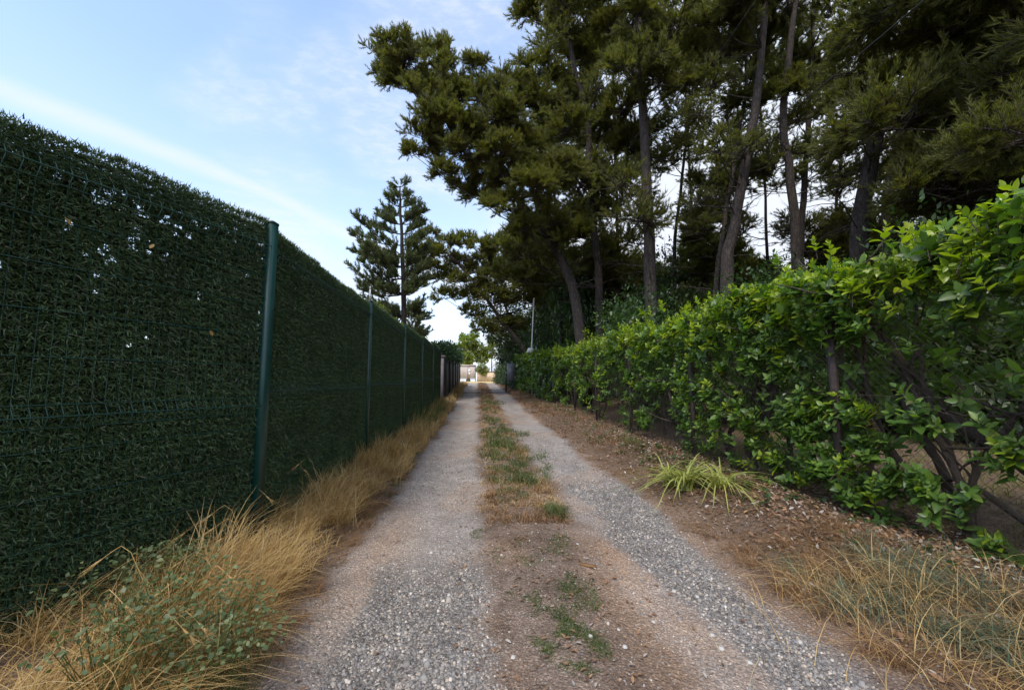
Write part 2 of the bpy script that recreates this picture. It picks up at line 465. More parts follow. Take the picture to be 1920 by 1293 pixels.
# ------------------------------------------------------------------ ground
def axis(segs):
    o = [segs[0][0]]
    for a_, b_, st_ in segs:
        n = max(1, int(round((b_ - a_) / st_))); o += list(np.linspace(a_, b_, n + 1)[1:])
    return np.array(o)
def lane_masks(X, Y):
    w1 = .20 * (fbm(Y * 1.3, X * 2, 21) - .5) * 2 + .05 * (fbm(Y * 6, X * 6, 33, 3) - .5) * 2
    x = X + w1
    left = sstep(-.92, -.76, x) * (1 - sstep(-.10, .12, x))
    xr = x + .22 * (1 - sstep(1.7, 3.4, Y))
    right = sstep(.76, 1.0, x) * (1 - sstep(1.56, 1.74, xr))
    return left, right
def zones(X, Y):
    L_, R_ = lane_masks(X, Y)
    n1 = fbm(X * 1.7 + 5, Y * .9, 51, 4)
    # fresh grey gravel patches, ochre bare dirt
    nl = fbm(X * 2.3, Y * 1.1, 61, 4) - .5; nr = fbm(X * 2.3 + 9, Y * 1.1, 71, 4) - .5
    gl = sstep(.2, .8, .9 * (1 - sstep(2.0, 3.3, Y)) * sstep(-.72, -.30, X + .9 * nl) + .55 * nl + .06)
    gr = sstep(.2, .8, .95 * (1 - sstep(3.6, 5.4, Y)) * sstep(.95, 1.15, X - .12 * (1 - sstep(1.8, 3, Y)) + .5 * nr) + .6 * nr + .30 * sstep(3.5, 6, Y))
    g = np.maximum(L_ * gl, R_ * gr)
    ochre = sstep(.48, .6, n1) * .3 + .5 * np.exp(-((X - .86) / .22) ** 2 - ((Y - 2.2) / .9) ** 2) + .5 * np.exp(-((X + .65) / .2) ** 2 - ((Y - 3.0) / 1.2) ** 2)
    litter = sstep(1.6, 2.15, X + .15 * (n1 - .5)) + .8 * sstep(-.82, -1.0, X)
    track = np.maximum(L_, R_)
    return np.clip(g, 0, 1), np.clip(ochre, 0, 1), np.clip(litter, 0, 1), track
def build_ground():
    xs = axis([(-160, -40, 20), (-40, -10, 3), (-10, -3, .5), (-3, -1.5, .08), (-1.5, 3.3, .034), (3.3, 6, .12), (6, 20, .7), (20, 60, 4), (60, 200, 20)])
    ys = axis([(-40, -6, 4), (-6, .6, .4), (.6, 4.5, .034), (4.5, 9, .08), (9, 16, .14), (16, 40, .4), (40, 70, 1), (70, 180, 8), (180, 600, 60)])
    X, Y = np.meshgrid(xs, ys)
    Z = ground(X, Y)
    n, m = X.shape
    V = np.stack([X, Y, Z], -1).reshape(-1, 3)
    i = np.arange(n - 1)[:, None] * m; j = np.arange(m - 1)[None]
    Q = np.stack([i + j, i + j + 1, i + m + j + 1, i + m + j], -1).reshape(-1, 4)
    me = mesh('ground', V, Q)
    g, oc, li, tr = zones(V[:, 0], V[:, 1])
    far = sstep(40, 44, V[:, 1])
    a_ = me.color_attributes.new('zones', 'FLOAT_COLOR', 'POINT')
    a_.data.foreach_set('color', np.stack([g, oc, li, tr], 1).astype(np.float32).ravel())
    a_ = me.color_attributes.new('sunlit_meadow', 'FLOAT_COLOR', 'POINT')
    a_.data.foreach_set('color', np.stack([far, far, far, np.ones_like(far)], 1).astype(np.float32).ravel())
    m_, t, p, o = newmat('lane_earth')
    at = nd(t, 'ShaderNodeAttribute'); at.attribute_name = 'zones'
    sp = nd(t, 'ShaderNodeSeparateColor'); t.links.new(at.outputs['Color'], sp.inputs[0])
    tcn = nd(t, 'ShaderNodeTexCoord'); ob = tcn.outputs['Object']
    # packed dirt
    nA = noise(t, 3.2, 8, .62, ob); nB = noise(t, 60, 5, .6, ob); nC = noise(t, 260, 3, .6, ob)
    dirt = ramp(t, nA, [(.19, .145, .115), (.28, .222, .185), (.38, .31, .26)], [.3, .52, .72])
    pinkish = ramp(t, nA, [(.28, .26, .248), (.365, .342, .328), (.455, .43, .412)], [.3, .52, .72])
    hum = ramp(t, noise(t, 5.5, 7, .7, ob), [(.12, .088, .07), (.21, .165, .135)], [.35, .65])
    dirt = mix(t, ramp(t, noise(t, 1.9, 6, .65, ob), [(0, 0, 0), (1, 1, 1)], [.38, .54]), dirt, hum)
    base = mix(t, at.outputs['Alpha'], dirt, pinkish)
    base = mix(t, sp.outputs[1], base, ramp(t, nB, [(.38, .245, .15), (.50, .355, .25)], [.3, .7]))
    # gravel: voronoi stones
    def stones(scale, cols, pos):
        v = nd(t, 'ShaderNodeTexVoronoi'); v.inputs['Scale'].default_value = scale
        t.links.new(ob, v.inputs['Vector'])
        s_ = nd(t, 'ShaderNodeSeparateColor'); t.links.new(v.outputs['Color'], s_.inputs[0])
        return ramp(t, s_.outputs[0], cols, pos), v.outputs['Distance']
    gc, gd = stones(75, [(.15, .143, .14), (.24, .228, .22), (.34, .322, .308), (.42, .37, .32), (.58, .55, .51)], [0, .4, .75, .93, 1])
    gc = mix(t, 1, gc, ramp(t, gd, [(1.1, 1.1, 1.1), (.6, .6, .6)], [.2, .7]), 'MULTIPLY')
    base = mix(t, sp.outputs[0], base, gc)
    # grit on everything
    gr, gd2 = stones(140, [(.45, .42, .42), (.75, .72, .7), (1.05, 1.03, 1.0), (1.8, 1.75, 1.7)], [0, .45, .85, 1])
    base = mix(t, .75, base, gr, 'MULTIPLY')
    # litter and humus on the verges
    lit = ramp(t, noise(t, 28, 6, .7, ob), [(.06, .043, .034), (.14, .098, .07), (.26, .185, .13)], [.32, .5, .7])
    base = mix(t, sp.outputs[2], base, lit)
    sunlit_mead = nd(t, 'ShaderNodeAttribute'); sunlit_mead.attribute_name = 'sunlit_meadow'
    base = mix(t, sunlit_mead.outputs['Fac'], base, ramp(t, noise(t, 1.3, 6, .6, ob), [(.42, .33, .14), (.62, .50, .26), (.46, .44, .16)], [.35, .55, .7]))  # sunlight on the far ground, put into its colour
    base = mix(t, 1.0, base, (.92, .89, .845), 'MULTIPLY')
    t.links.new(base, p.inputs['Base Color'])
    p.inputs['Roughness'].default_value = .95; p.inputs['Specular IOR Level'].default_value = .2
    h = mix(t, .45, ramp(t, gd, [(1, 1, 1), (0, 0, 0)], [0, .7]), ramp(t, nB, [(0, 0, 0), (1, 1, 1)], [.3, .7]))
    bump(t, p, h, .9, .012)
    me.polygons.foreach_set('use_smooth', np.ones(len(me.polygons), bool))
    return tag(link('ground', me, m_), kind='structure')
build_ground()

# gravel as real stones
def stone_shape(rs):
    V = np.array([(1, 0, 0), (-1, 0, 0), (0, 1, 0), (0, -1, 0), (0, 0, .6), (0, 0, -.6), (.6, .6, .2), (-.6, -.6, .2)], float)
    V = np.array([(-.8, -.7, -.4), (.9, -.6, -.4), (.7, .8, -.4), (-.7, .7, -.4), (-.5, -.5, .45), (.6, -.4, .38), (.45, .55, .5), (-.55, .35, .4)])
    V += rs.uniform(-.22, .22, V.shape)
    F = np.array([[4, 5, 6, 7], [0, 1, 5, 4], [1, 2, 6, 5], [2, 3, 7, 6], [3, 0, 4, 7]])
    return V, F
def build_gravel():
    mb = MB(); rs = np.random.RandomState(3)
    shapes = [stone_shape(rs) for _ in range(10)]
    N = 155000
    Y = .9 + 9 * rs.rand(N) ** 2.0
    X = rs.uniform(-1.05, 2.3, N)
    g, oc, li, tr = zones(X, Y)
    keep = rs.rand(N) < np.clip(.55 * g + .22 * tr + .09, 0, .8) * (1 - .75 * li) * (1 - sstep(7, 9.9, Y))
    X, Y, g = X[keep], Y[keep], g[keep]
    n = len(X); k = rs.randint(0, 10, n)
    s = (.0022 + .0044 * rs.rand(n) ** 1.6) * (1 + .9 * g * rs.rand(n)) * (1 + (Y > 4) * .4)
    big = rs.rand(n) < .012; s[big] *= 1.9
    Z = ground(X, Y) + s * .25
    az = rs.rand(n) * 6.28; ax = rdir(n, rs) * .45 + np.array([0, 0, 1.0])
    Mx = frames(np.stack([np.cos(az), np.sin(az), rs.uniform(-.3, .3, n)], 1), ax)
    pos = np.stack([X, Y, Z], 1)
    for q in range(10):
        m_ = k == q
        mb.add(*scatter(shapes[q][0], shapes[q][1], pos[m_], Mx[m_], s[m_]))
    o = mb.build('gravel', M['stone'])
    tag(o, 'loose grey gravel lying in the two wheel tracks of the lane', 'gravel', kind='stuff')
    # a few larger pale stones, each its own thing
    pm = []
    rs2 = np.random.RandomState(12)
    pale = leafmat('pale_stone', [(.32, .30, .28), (.44, .42, .39), (.56, .54, .50)], .85, 0, None, 20, None, .3)
    for q in range(4):
        V = np.array([(-.8, -.7, -.4), (.1, -1, -.4), (.9, -.6, -.4), (1, .2, -.4), (.7, .8, -.4), (-.1, 1, -.4), (-.7, .7, -.4), (-1, 0, -.4),
                      (-.5, -.45, .35), (.5, -.5, .42), (.55, .5, .3), (-.45, .5, .4)]) + rs2.uniform(-.15, .15, (12, 3))
        F = [np.array([[8, 9, 10, 11]]), np.array([[0, 1, 8], [1, 9, 8], [1, 2, 9], [2, 3, 9], [3, 10, 9], [3, 4, 10], [4, 5, 10], [5, 11, 10], [5, 6, 11], [6, 7, 11], [7, 8, 11], [7, 0, 8]])]
        pm.append(mesh('pebble', V, F)); pm[-1].materials.append(pale)
    spots = [(1107, 1193, .011, 'brightest white pebble, on the green patch in the middle strip'), (1172, 1213, .012, None), (1264, 1108, .012, None), (1335, 1190, .013, None), (1352, 1215, .012, None),
             (1308, 1118, .012, None), (1318, 1150, .01, None), (790, 1222, .011, None), (798, 1238, .012, None), (842, 1115, .012, None), (748, 1187, .011, None), (962, 1232, .012, None),
             (1225, 1165, .009, None), (1160, 1180, .009, None), (1405, 1240, .012, None), (940, 1040, .01, None), (1083, 1020, .01, None), (1500, 1205, .012, None)]
    for i, (px, py, s_, lab) in enumerate(spots):
        d = (np.array(P(px, py, 1.0)) - [0, 0, EYE]); tt = (0 - EYE) / d[2]
        x, y = d[0] * tt, d[1] * tt
        zz = float(ground(x, y)); tt = (zz - EYE) / d[2]; x, y = d[0] * tt, d[1] * tt
        o = link('pebble', pm[i % 4]); o.location = (x, y, float(ground(x, y)) + s_ * .3); o.scale = (s_,) * 3; o.rotation_euler = (0, 0, i * 1.7)
        if lab: tag(o, lab, 'pebble')
        else: tag(o, 'pale angular pebble lying loose on the lane surface', 'pebble', 'pale pebbles scattered on the lane')
build_gravel()

# ------------------------------------------------------------------ left fence with artificial hedge screen
FX = -1.42
A0 = rad(24)
def panel_wires(Lp, z0, ztop, zfold, zfold2):
    """wire panel in local coordinates: x along, y outward to the lane, z up (absolute)"""
    mb = MB(); r = .0029
    def prof(z):
        y = 0
        for f in (zfold, zfold2, z0 + .12):
            y = max(y, .034 * max(0, 1 - abs(z - f) / .05))
        return y
    zs = sorted([z0, ztop] + [f + d for f in (zfold, zfold2, z0 + .12) for d in (-.05, 0, .05)])
    n = int(Lp / .05)
    for i in range(n + 1):
        x = i * Lp / n
        mb.add(*tube([(x, prof(z), z) for z in zs], r, 4, False))
    hz_ = [z for z in zs]
    z = z0 + .12 + .2
    while z < ztop - .15:
        if abs(z - zfold) > .08 and abs(z - zfold2) > .08: hz_.append(z)
        z += .2
    for z in hz_:
        mb.add(*tube([(0, prof(z) + .005, z), (Lp, prof(z) + .005, z)], r * 1.1, 4, False))
    return mb
def screen_blades(Lp, z0, z1, dens, wd, seed, holes=True, ln=1.0):
    rs = np.random.RandomState(seed)
    n = int(dens * Lp * (z1 - z0))
    x = rs.uniform(0, Lp, n); z = rs.uniform(z0, z1, n)
    row = .042
    z = z0 + (np.floor((z - z0) / row) + .5 + rs.normal(0, .22, n)) * row
    z += .012 * np.sin(x * 7 + seed) + .01 * (fbm(x * 2, z * 3, seed) - .5)
    if holes:   # thin places near the top where the sky glints through
        hn = fbm(x * 5, z * 5, seed + 5, 3)
        thin = sstep(z1 - .62, z1 - .35, z) * (1 - sstep(z1 - .12, z1 - .07, z)) * sstep(.56, .72, hn)
        k = rs.rand(n) > thin * .22
        x, z = x[k], z[k]; n = len(x)
    edge = sstep(z1 - .05, z1, z)
    dx = rs.normal(0, .75, n); dz = rs.normal(-.2, .5, n) + edge * 1.6; dy = rs.uniform(.05, .8, n)
    D = unit(np.stack([dx, dy, dz], 1))
    Ln = rs.uniform(.018, .042, n) * ln
    base = np.stack([x, rs.uniform(-.032, .004, n), z], 1)
    sd = unit(np.cross(D, rdir(n, rs))) * (wd / 2)
    tip = base + D * Ln[:, None] + np.array([0, 0, -1.0]) * (Ln * .15)[:, None]
    V = np.stack([base - sd, base + sd, tip], 1).reshape(-1, 3)
    return V, np.arange(3 * n).reshape(-1, 3)
def backing(Lp, z0, z1, seed):
    """the twisted cores of the screen: horizontal ropes with a dark ragged sheet added behind to stop light leaking"""
    rs = np.random.RandomState(seed); mb = MB()
    c = .024; n = int(Lp / c); zl = z1 - .95; m = int((z1 - .04 - zl) / c)
    mb.add([(0, -.036, z0), (Lp, -.036, z0), (Lp, -.036, zl), (0, -.036, zl)], np.array([[0, 1, 2, 3]]))  # added dark sheet, keeps sky light from showing through the strands
    gx, gz = np.meshgrid(np.linspace(0, Lp, n + 1), np.linspace(zl, z1 - .04, m + 1))
    V = np.stack([gx + rs.uniform(-.008, .008, gx.shape), -.036 + rs.uniform(-.008, .008, gx.shape), gz + rs.uniform(-.008, .008, gx.shape) * (gz > zl + .001)], -1).reshape(-1, 3)
    i = np.arange(m)[:, None] * (n + 1); j = np.arange(n)[None]
    Q = np.stack([i + j, i + j + 1, i + n + 2 + j, i + n + 1 + j], -1).reshape(-1, 4)
    ctr = V[Q].mean(1); hn = fbm(ctr[:, 0] * 3, ctr[:, 2] * 4, seed + 3, 3)
    pr = .008 + .14 * sstep(.48, .68, hn) * sstep(zl + .2, zl + .6, ctr[:, 2]) + .25 * sstep(z1 - .18, z1 - .06, ctr[:, 2])
    mb.add(V, Q[rs.rand(len(Q)) > pr])
    for z in np.arange(z0 + .02, z1 - .02, .042):
        mb.add(*tube([(0, -.02, z), (Lp * .33, -.02, z + .008), (Lp * .66, -.02, z - .006), (Lp, -.02, z)], .0035, 3, False))
    return mb
def post(x, y, zt, rz, parent, name='post'):
    zb = float(ground(x, y)) - .1
    V, F = box((0, 0, (zt + zb) / 2), (.062, .072, zt - zb), 0, .008)
    o = link(name, mesh(name, V, F), M['green_paint'], parent)
    V, F = box((0, 0, zt + .006), (.068, .078, .014), 0, .01)
    c = link('cap', mesh('cap', V, F), M['green_cap'], o)
    o.location = (x, y, 0); o.rotation_euler = (0, 0, rz)
    return o
fence = tag(empty('panel_fence', (FX, 2.84, 0)), 'dark green wire panel fence along the left of the lane, covered with artificial hedge', 'fence')
def rel(o, x, y, rz=0):
    o.location = (x - FX, y - 2.84, o.location.z); o.rotation_euler = (0, 0, rz)
# posts
SP = 2.58
py_list = [2.84 + SP * k for k in range(6)]
tops = [2.235, 2.21, 2.24, 2.24, 2.33, 2.44]
for k, y in enumerate(py_list):
    o = post(FX, y, tops[k], 0, fence); rel(o, FX, y, -A0 * .3 if k == 0 else 0)
# second post carries a bare galvanised rod
mb = MB(); mb.add(*tube([(0, 0, 0), (0, 0, .17)], .009, 8)); mb.add(*tube([(0, 0, .17), (0, 0, .2)], [.014, .006], 8))
rod = mb.build('rod', M['steel'], fence); rel(rod, FX + .0, 2.84 + SP); rod.location.z = 2.22
# panels; local x runs from far end towards the camera so that +y (local) faces the lane
TILES = []
def get_tiles():
    for sd_ in (11, 12, 13):
        V, F = screen_blades(TW, -.1, 2.22, 47000, .0068, sd_, True, .82)
        V2, F2 = screen_blades(TW, 2.08, 2.235, 56000, .0065, sd_ + 40, False)
        sm = MB().add(V, F).add(V2, F2).mesh('screen'); sm.materials.append(M['plastic']); TILES.append(sm)
TW = (SP - .08) / 3
get_tiles()
def panel(xa, ya, dirx, diry, Lp, dz, seed, shared=None, z0=-.06):
    """from (xa,ya) along (dirx,diry)"""
    ang = math.atan2(diry, dirx); rs = np.random.RandomState(seed)
    if shared is None:
        wm = panel_wires(Lp, z0, 2.15, .985 + .02, 2.07).mesh('wire_panel'); wm.materials.append(M['wire'])
        bm_ = backing(Lp, z0, 2.2, seed).mesh('core_and_added_sheet'); bm_.materials.append(M['backing'])
        shared = (wm, bm_)
    zs_ = 1 if dz == 0 else .89
    for nm, me in zip(('wire_panel', 'core_and_added_sheet'), shared):
        o = link(nm, me, None, fence); o.location = (xa - FX, ya - 2.84, dz); o.rotation_euler = (0, 0, ang); o.scale = (1, 1, zs_)
    for q in range(3):
        o = link('screen', TILES[rs.randint(3)], None, fence); u = q * TW
        fl = -1 if rs.rand() < .5 else 1
        if fl < 0: u += TW
        o.location = (xa - FX + dirx * u, ya - 2.84 + diry * u, dz + rs.uniform(-.012, .012)); o.rotation_euler = (0, 0, ang); o.scale = (fl, 1, zs_)
    return shared
# near panel: swings outwards beyond the bend at the first post
ex, ey = -math.sin(A0), -math.cos(A0)
nx, ny = FX + ex * 2.6, 2.84 + ey * 2.6
# local x must have its +90deg normal pointing to the lane (+X side): go along -Y direction => normal = +X
panel(FX + ex * .02, 2.84 + ey * .02, ex, ey, SP - .08, 0, 11)
o = post(nx, ny, 2.22, 0, fence); rel(o, nx, ny, -A0)
shp = panel(FX, 2.84 + SP - .04, 0, -1, SP - .08, .20, 12)
s3 = panel(FX, 2.84 + 2 * SP - .04, 0, -1, SP - .08, .23, 13, shp)
for k in (3, 4, 5):
    panel(FX, 2.84 + k * SP - .04, 0, -1, SP - .08, .24 + float(rise(2.84 + (k - .5) * SP)) * .9, 20 + k, shp)
# a few dead leaves caught in the screen
V, F = LEAF
for (s_, z_) in ((.72, 1.83), (1.02, 1.84), (.38, 1.42)):
    o = link('caught_leaf', mesh('caught_leaf', V * .035, F), M['dry'], fence)
    o.location = (ex * s_ + .05 * math.cos(A0), ey * s_ - .05 * math.sin(A0) + .0, z_); o.rotation_euler = (1.2, .3, s_ * 9)

# further on: pale pillar, then dark sheet gate panels with a clipped hedge above
def far_left():
    z = float(ground(FX, 17))
    g = tag(empty('gate_pillar', (FX - .05, 17.2, 0)), 'pale rendered pillar standing where the green fence ends', 'pillar')
    mb = MB(); mb.add(*box((0, 0, z + .85), (.16, .3, 1.8), 0, .01)); mb.add(*box((0, 0, z + 1.78), (.28, .36, .07), 0, .01))
    mb.build('shaft', M['pillar'], g)
    g = tag(empty('sheet_fence', (FX, 18, 0)), 'dark blue grey sheet fence beyond the pale pillar on the left', 'fence')
    for k in range(5):
        y0 = 17.6 + k * 2.9; zz = float(ground(FX, y0 + 1.4))
        V, Fq = box((0, y0 - 18 + 1.42, zz + .80 + .03 * k), (.04, 2.74, 1.75)); link('sheet', mesh('sheet', V, Fq), M['dark_sheet'], g)
        V, Fq = box((.02, y0 - 18 + 2.87, zz + .86 + .03 * k), (.09, .09, 1.9), 0, .01); link('post', mesh('post', V, Fq), M['dark_sheet'], g)
far_left()

# ------------------------------------------------------------------ leafy masses
def leaf_cloud(cs, rs_, n_per, size, seed, tmpl=LEAF_S, shell=.5, flat=.8):
    rs = np.random.RandomState(seed); mb = MB()
    for c, r in zip(cs, rs_):
        n = int(n_per * r * r * 4)
        d = rdir(n, rs); rr = r * (shell + (1 - shell) * rs.rand(n)) * (1 + .35 * (vnoise(d[:, 0] * 3 + c[0], d[:, 1] * 3 + d[:, 2] * 2 + c[1], seed) - .5))
        pos = np.asarray(c) + d * rr[:, None] * np.array([1, 1, flat])
        ld = unit(d + rdir(n, rs) * .9 + np.array([0, 0, -.25])); nn = unit(rdir(n, rs) * .7 + np.array([0, 0, 1.0]))
        mb.add(*scatter(tmpl[0], tmpl[1], pos, frames(ld, nn), rs.uniform(.7, 1.3, n) * size))
    return mb
def trunk_mesh(path, r0, r1, sides=10, jit=.04, rs=R, n=14):
    p = smooth_path(path, n, jit, rs)
    rr = np.linspace(r0, r1, n); rr[0] *= 1.35; rr[1] *= 1.12
    return p, tube(p, rr, sides, True, .16, rs)

# needle tuft, +Y up the twig
def tuft(nn, ln, wd, spread, seed):
    rs = np.random.RandomState(seed); V = []; F = []
    for k in range(nn):
        y0 = rs.uniform(0, .5) * ln; a_ = rs.rand() * 6.28
        d = np.array([math.cos(a_) * spread, 1, math.sin(a_) * spread]); d /= np.linalg.norm(d)
        s_ = np.cross(d, [math.sin(a_), 0, -math.cos(a_)]) if k % 2 else np.array([-math.sin(a_), 0, math.cos(a_)])
        s_ = s_ / np.linalg.norm(s_) * wd / 2
        b_ = np.array([0, y0, 0]); i = len(V)
        V += [b_ - s_, b_ + s_, b_ + d * ln]; F.append((i, i + 1, i + 2))
    return np.array(V), np.array(F)
TUFT = tuft(11, .14, .016, .62, 5)
TUFT_FAR = tuft(9, .24, .034, .62, 6)
TUFT_THICK = tuft(14, .13, .020, .85, 8)

def bough_mesh(seed, tmpl, ntw, per, mat, flat=.72, sz=(.8, 1.25), gap=0.0):
    """one bough of foliage of radius 1: spokes, side twigs, needle plumes"""
    rs = np.random.RandomState(seed); cr = MB(); br = MB()
    ns = 16; d = rdir(ns, rs); d[:, 2] = np.abs(d[:, 2]) * .9 - .15; E = unit(d) * rs.uniform(.6, .95, ns)[:, None] * np.array([1, 1, flat])
    br.add(*tri_tubes(np.zeros((ns, 3)) + rs.normal(0, .06, (ns, 3)), E, .014, .006))
    si = rs.randint(0, ns, ntw); u = rs.uniform(.25, 1.0, ntw) ** .8
    A = E[si] * u[:, None]; dd = unit(unit(E[si]) * .5 + rdir(ntw, rs) * .75 + np.array([0, 0, .45])); L = rs.uniform(.16, .38, ntw)
    B = A + dd * L[:, None]
    br.add(*tri_tubes(A, B, .006, .003))
    k = np.repeat(np.arange(ntw), per); f = np.tile(np.linspace(.15, 1.02, per), ntw)
    pos = A[k] + (B - A)[k] * f[:, None] + rs.normal(0, .012, (len(k), 3))
    dirs = unit(dd[k] + rdir(len(k), rs) * .28 + np.array([0, 0, .22]))
    cr.add(*scatter(tmpl[0], tmpl[1], pos, frames(dirs, rdir(len(k), rs)), rs.uniform(*sz, len(k))))
    V = np.concatenate(cr.V + [v for v in br.V]); n = cr.n
    Ft = np.concatenate(cr.F[3]); Fq = np.concatenate(br.F[4]) + n
    me = mesh('bough', V, [Ft, Fq]); me.materials.append(M[mat]); me.materials.append(M['bark'])
    mi = np.concatenate([np.zeros(len(Ft), np.int32), np.ones(len(Fq), np.int32)]); me.polygons.foreach_set('material_index', mi)
    return me
NEAR_T = tuft(11, .115, .0125, .55, 5)
BOUGH = {'sparse': [bough_mesh(780 + q, NEAR_T, 95, 6, 'needle') for q in range(2)],
         'near': [bough_mesh(700 + q, NEAR_T, 330, 7, 'needle') for q in range(5)],
         'side': [bough_mesh(720 + q, tuft(10, .08, .009, .55, 5), 420, 7, 'needle') for q in range(2)],
         'far': [bough_mesh(740 + q, TUFT_FAR, 90, 4, 'needle_far', .8) for q in range(3)],
         'fardark': [bough_mesh(760 + q, TUFT_FAR, 90, 4, 'needle', .8) for q in range(2)]}
def clump_parts(att, c, r, rs, root, kind, br, lr=.03, flat=1.0):
    """limb from att to bough centre c; the bough is a part of its own"""
    c = np.asarray(c, float); att = np.asarray(att, float)
    L = np.linalg.norm(c - att)
    m = (att + c) / 2 + np.array([0, 0, -.06 * L]) + rs.uniform(-.07, .07, 3) * L
    p = smooth_path([att, m, c], 7, .03 * L, rs)
    br.add(*tube(p, np.linspace(lr, lr * .35, 7), 5, False))
    ms = BOUGH[kind]
    o = link('bough', ms[rs.randint(len(ms))], None, root); o.location = c
    q = r * 1.3; o.scale = (q * rs.uniform(.9, 1.1), q * rs.uniform(.9, 1.1), q * flat * rs.uniform(.9, 1.1)); o.rotation_euler = (rs.uniform(-.25, .25), rs.uniform(-.25, .25), rs.rand() * 6.28)
def nearest_on(path, c, up=.35):
    h = np.linalg.norm(path[:, :2] - c[:2], axis=1)
    want = c[2] - up * h
    i = int(np.argmin(np.abs(path[:, 2] - want) + .25 * h))
    return path[i]
def bare_twigs(path, n, L, rs, br, z0=0, z1=99):
    ok = [p for p in path if z0 < p[2] < z1]
    if not ok: return
    for _ in range(n):
        a_ = ok[rs.randint(len(ok))] + np.array([0, 0, rs.uniform(-.3, .3)]); az = rs.rand() * 6.28; l = L * rs.uniform(.5, 1.2)
        d = np.array([math.cos(az), math.sin(az), rs.uniform(-.15, .45)])
        p = smooth_path([a_, a_ + d * l * .5 + np.array([0, 0, .06 * l]), a_ + d * l], 6, .07 * l, rs)
        br.add(*tube(p, np.linspace(.018, .004, 6), 4, False))
        for k in range(5):
            b_ = p[rs.randint(2, 6)]; e = b_ + unit(d + rdir(1, rs)[0] * .9) * l * rs.uniform(.2, .45)
            br.add(*tri_tubes([b_], [e], .006, .002))
def pine(name, label, path, r0, r1, clumps, seed, kind='near', group=None, twigs=10, tz=(1.5, 7), cat='tree', lr=.032, flat=1.0):
    rs = np.random.RandomState(seed)
    b0 = np.array([path[0][0], path[0][1], 0.0]); b0[2] = float(ground(b0[0], b0[1]))
    root = tag(empty(name, b0), label, cat, group)
    path = [np.asarray(q, float) - b0 for q in path]
    path[0][2] = -.15
    p, tv = trunk_mesh(path, r0, r1, 10, .05, rs, 18)
    tr = MB().add(*tv).build('trunk', M['bark'], root, True)
    br = MB()
    for c_ in clumps:
        c, r = c_[:2]; c = np.asarray(c, float) - b0
        clump_parts(nearest_on(p, c), c, r, rs, root, c_[2] if len(c_) > 2 else kind, br, lr * min(1, .5 + r * .5), flat)
    bare_twigs(p, twigs, 1.5, rs, br, *tz)
    if br.n: tag(br.build('branches', M['bark'], root), kind='stuff')
    return root
def C(px, py, rp, Y, jy=0):
    return (P(px, py, Y + jy), rp * Y / FPX)
G = lambda px, Y: np.array([P(px, 700, Y)[0], Y, float(ground(P(px, 700, Y)[0], Y))])

# --- the big leaning pine (T1)
rs0 = np.random.RandomState(5)
c1 = [(735, 92, 36), (712, 110, 30), (770, 120, 42), (820, 105, 40), (752, 165, 36), (725, 140, 30), (855, 140, 44), (890, 130, 30), (820, 160, 40), (870, 250, 40), (800, 235, 36), (905, 325, 34), (975, 330, 44), (970, 230, 44), (1000, 200, 44), (1040, 330, 44), (1030, 420, 40), (985, 430, 34), (1060, 250, 46), (935, 180, 40), (895, 185, 42), (800, 195, 46), (792, 262, 40), (775, 290, 26),
      (840, 250, 46), (880, 292, 44), (828, 325, 30), (868, 345, 34), (905, 365, 38), (945, 392, 36), (925, 225, 46), (945, 330, 40), (985, 290, 50), (960, 160, 40), (1005, 360, 44), (860, 200, 46), (935, 290, 38)]
pine('leaning_pine', 'big pine leaning left over the lane with the broad crown against open sky', [G(1100, 14), P(1082, 570, 14), P(1059, 500, 14), P(1026, 440, 14), P(984, 391, 13.8), P(934, 314, 13.5), P(905, 270, 13.3), P(850, 215, 13), P(790, 150, 12.8)],
     .19, .06, [C(x, y, r, 13.2, rs0.uniform(-1.2, 1.2)) for x, y, r in c1], 101, twigs=10, tz=(3, 7))

# --- trunks of the pine wood on the right
trees = [
    dict(n='tall_pine', l='slender pine trunk forking high up, just right of the leaning pine', Y=15, r=.17, p=[(1125, 620), (1120, 500), (1112, 400), (1105, 300), (1100, 210), (1075, 120), (1060, 0)]),
    dict(n='tall_pine', l='straight thick pine trunk behind the hedge, left of the gap of sky', Y=12.5, r=.22, p=[(1222, 600), (1218, 480), (1215, 400), (1209, 250), (1203, 150), (1196, 30), (1192, -120)]),
    dict(n='tall_pine', l='pine trunk leaning slightly right in the middle of the wood', Y=11, r=.19, p=[(1362, 520), (1371, 450), (1386, 380), (1405, 270), (1420, 180), (1432, 60), (1440, -120)]),
    dict(n='tall_pine', l='curved dark pine trunk right of the bright gap, left of its twin', Y=11.5, r=.16, p=[(1494, 500), (1490, 420), (1482, 330), (1470, 240), (1473, 150), (1490, 20), (1500, -120)]),
    dict(n='tall_pine', l='thinner straight pine trunk close behind the curved one', Y=13, r=.13, p=[(1500, 500), (1503, 420), (1509, 330), (1517, 200), (1522, 80), (1530, -100)]),
    dict(n='tall_pine', l='thick pine trunk rising above the hedge at the right', Y=9.5, r=.23, p=[(1612, 480), (1616, 400), (1630, 320), (1645, 230), (1652, 150), (1650, 40), (1646, -140)]),
    dict(n='tall_pine', l='pine trunk bending right beside the thick one at the right', Y=10.5, r=.14, p=[(1662, 480), (1662, 400), (1673, 310), (1700, 230), (1760, 150), (1810, 20), (1830, -100)]),
    dict(n='tall_pine', l='thin pine trunk close left of the leaning one in the middle', Y=12, r=.08, p=[(1340, 560), (1362, 400), (1380, 280), (1397, 170), (1397, 60), (1400, -60)]),
    dict(n='tall_pine', l='pine with its crown over the top right corner above the tall hedge', Y=8.5, r=.17, p=[(1990, 560), (1985, 350), (1975, 200), (1960, 40), (1950, -200), (1950, -400)]),
]
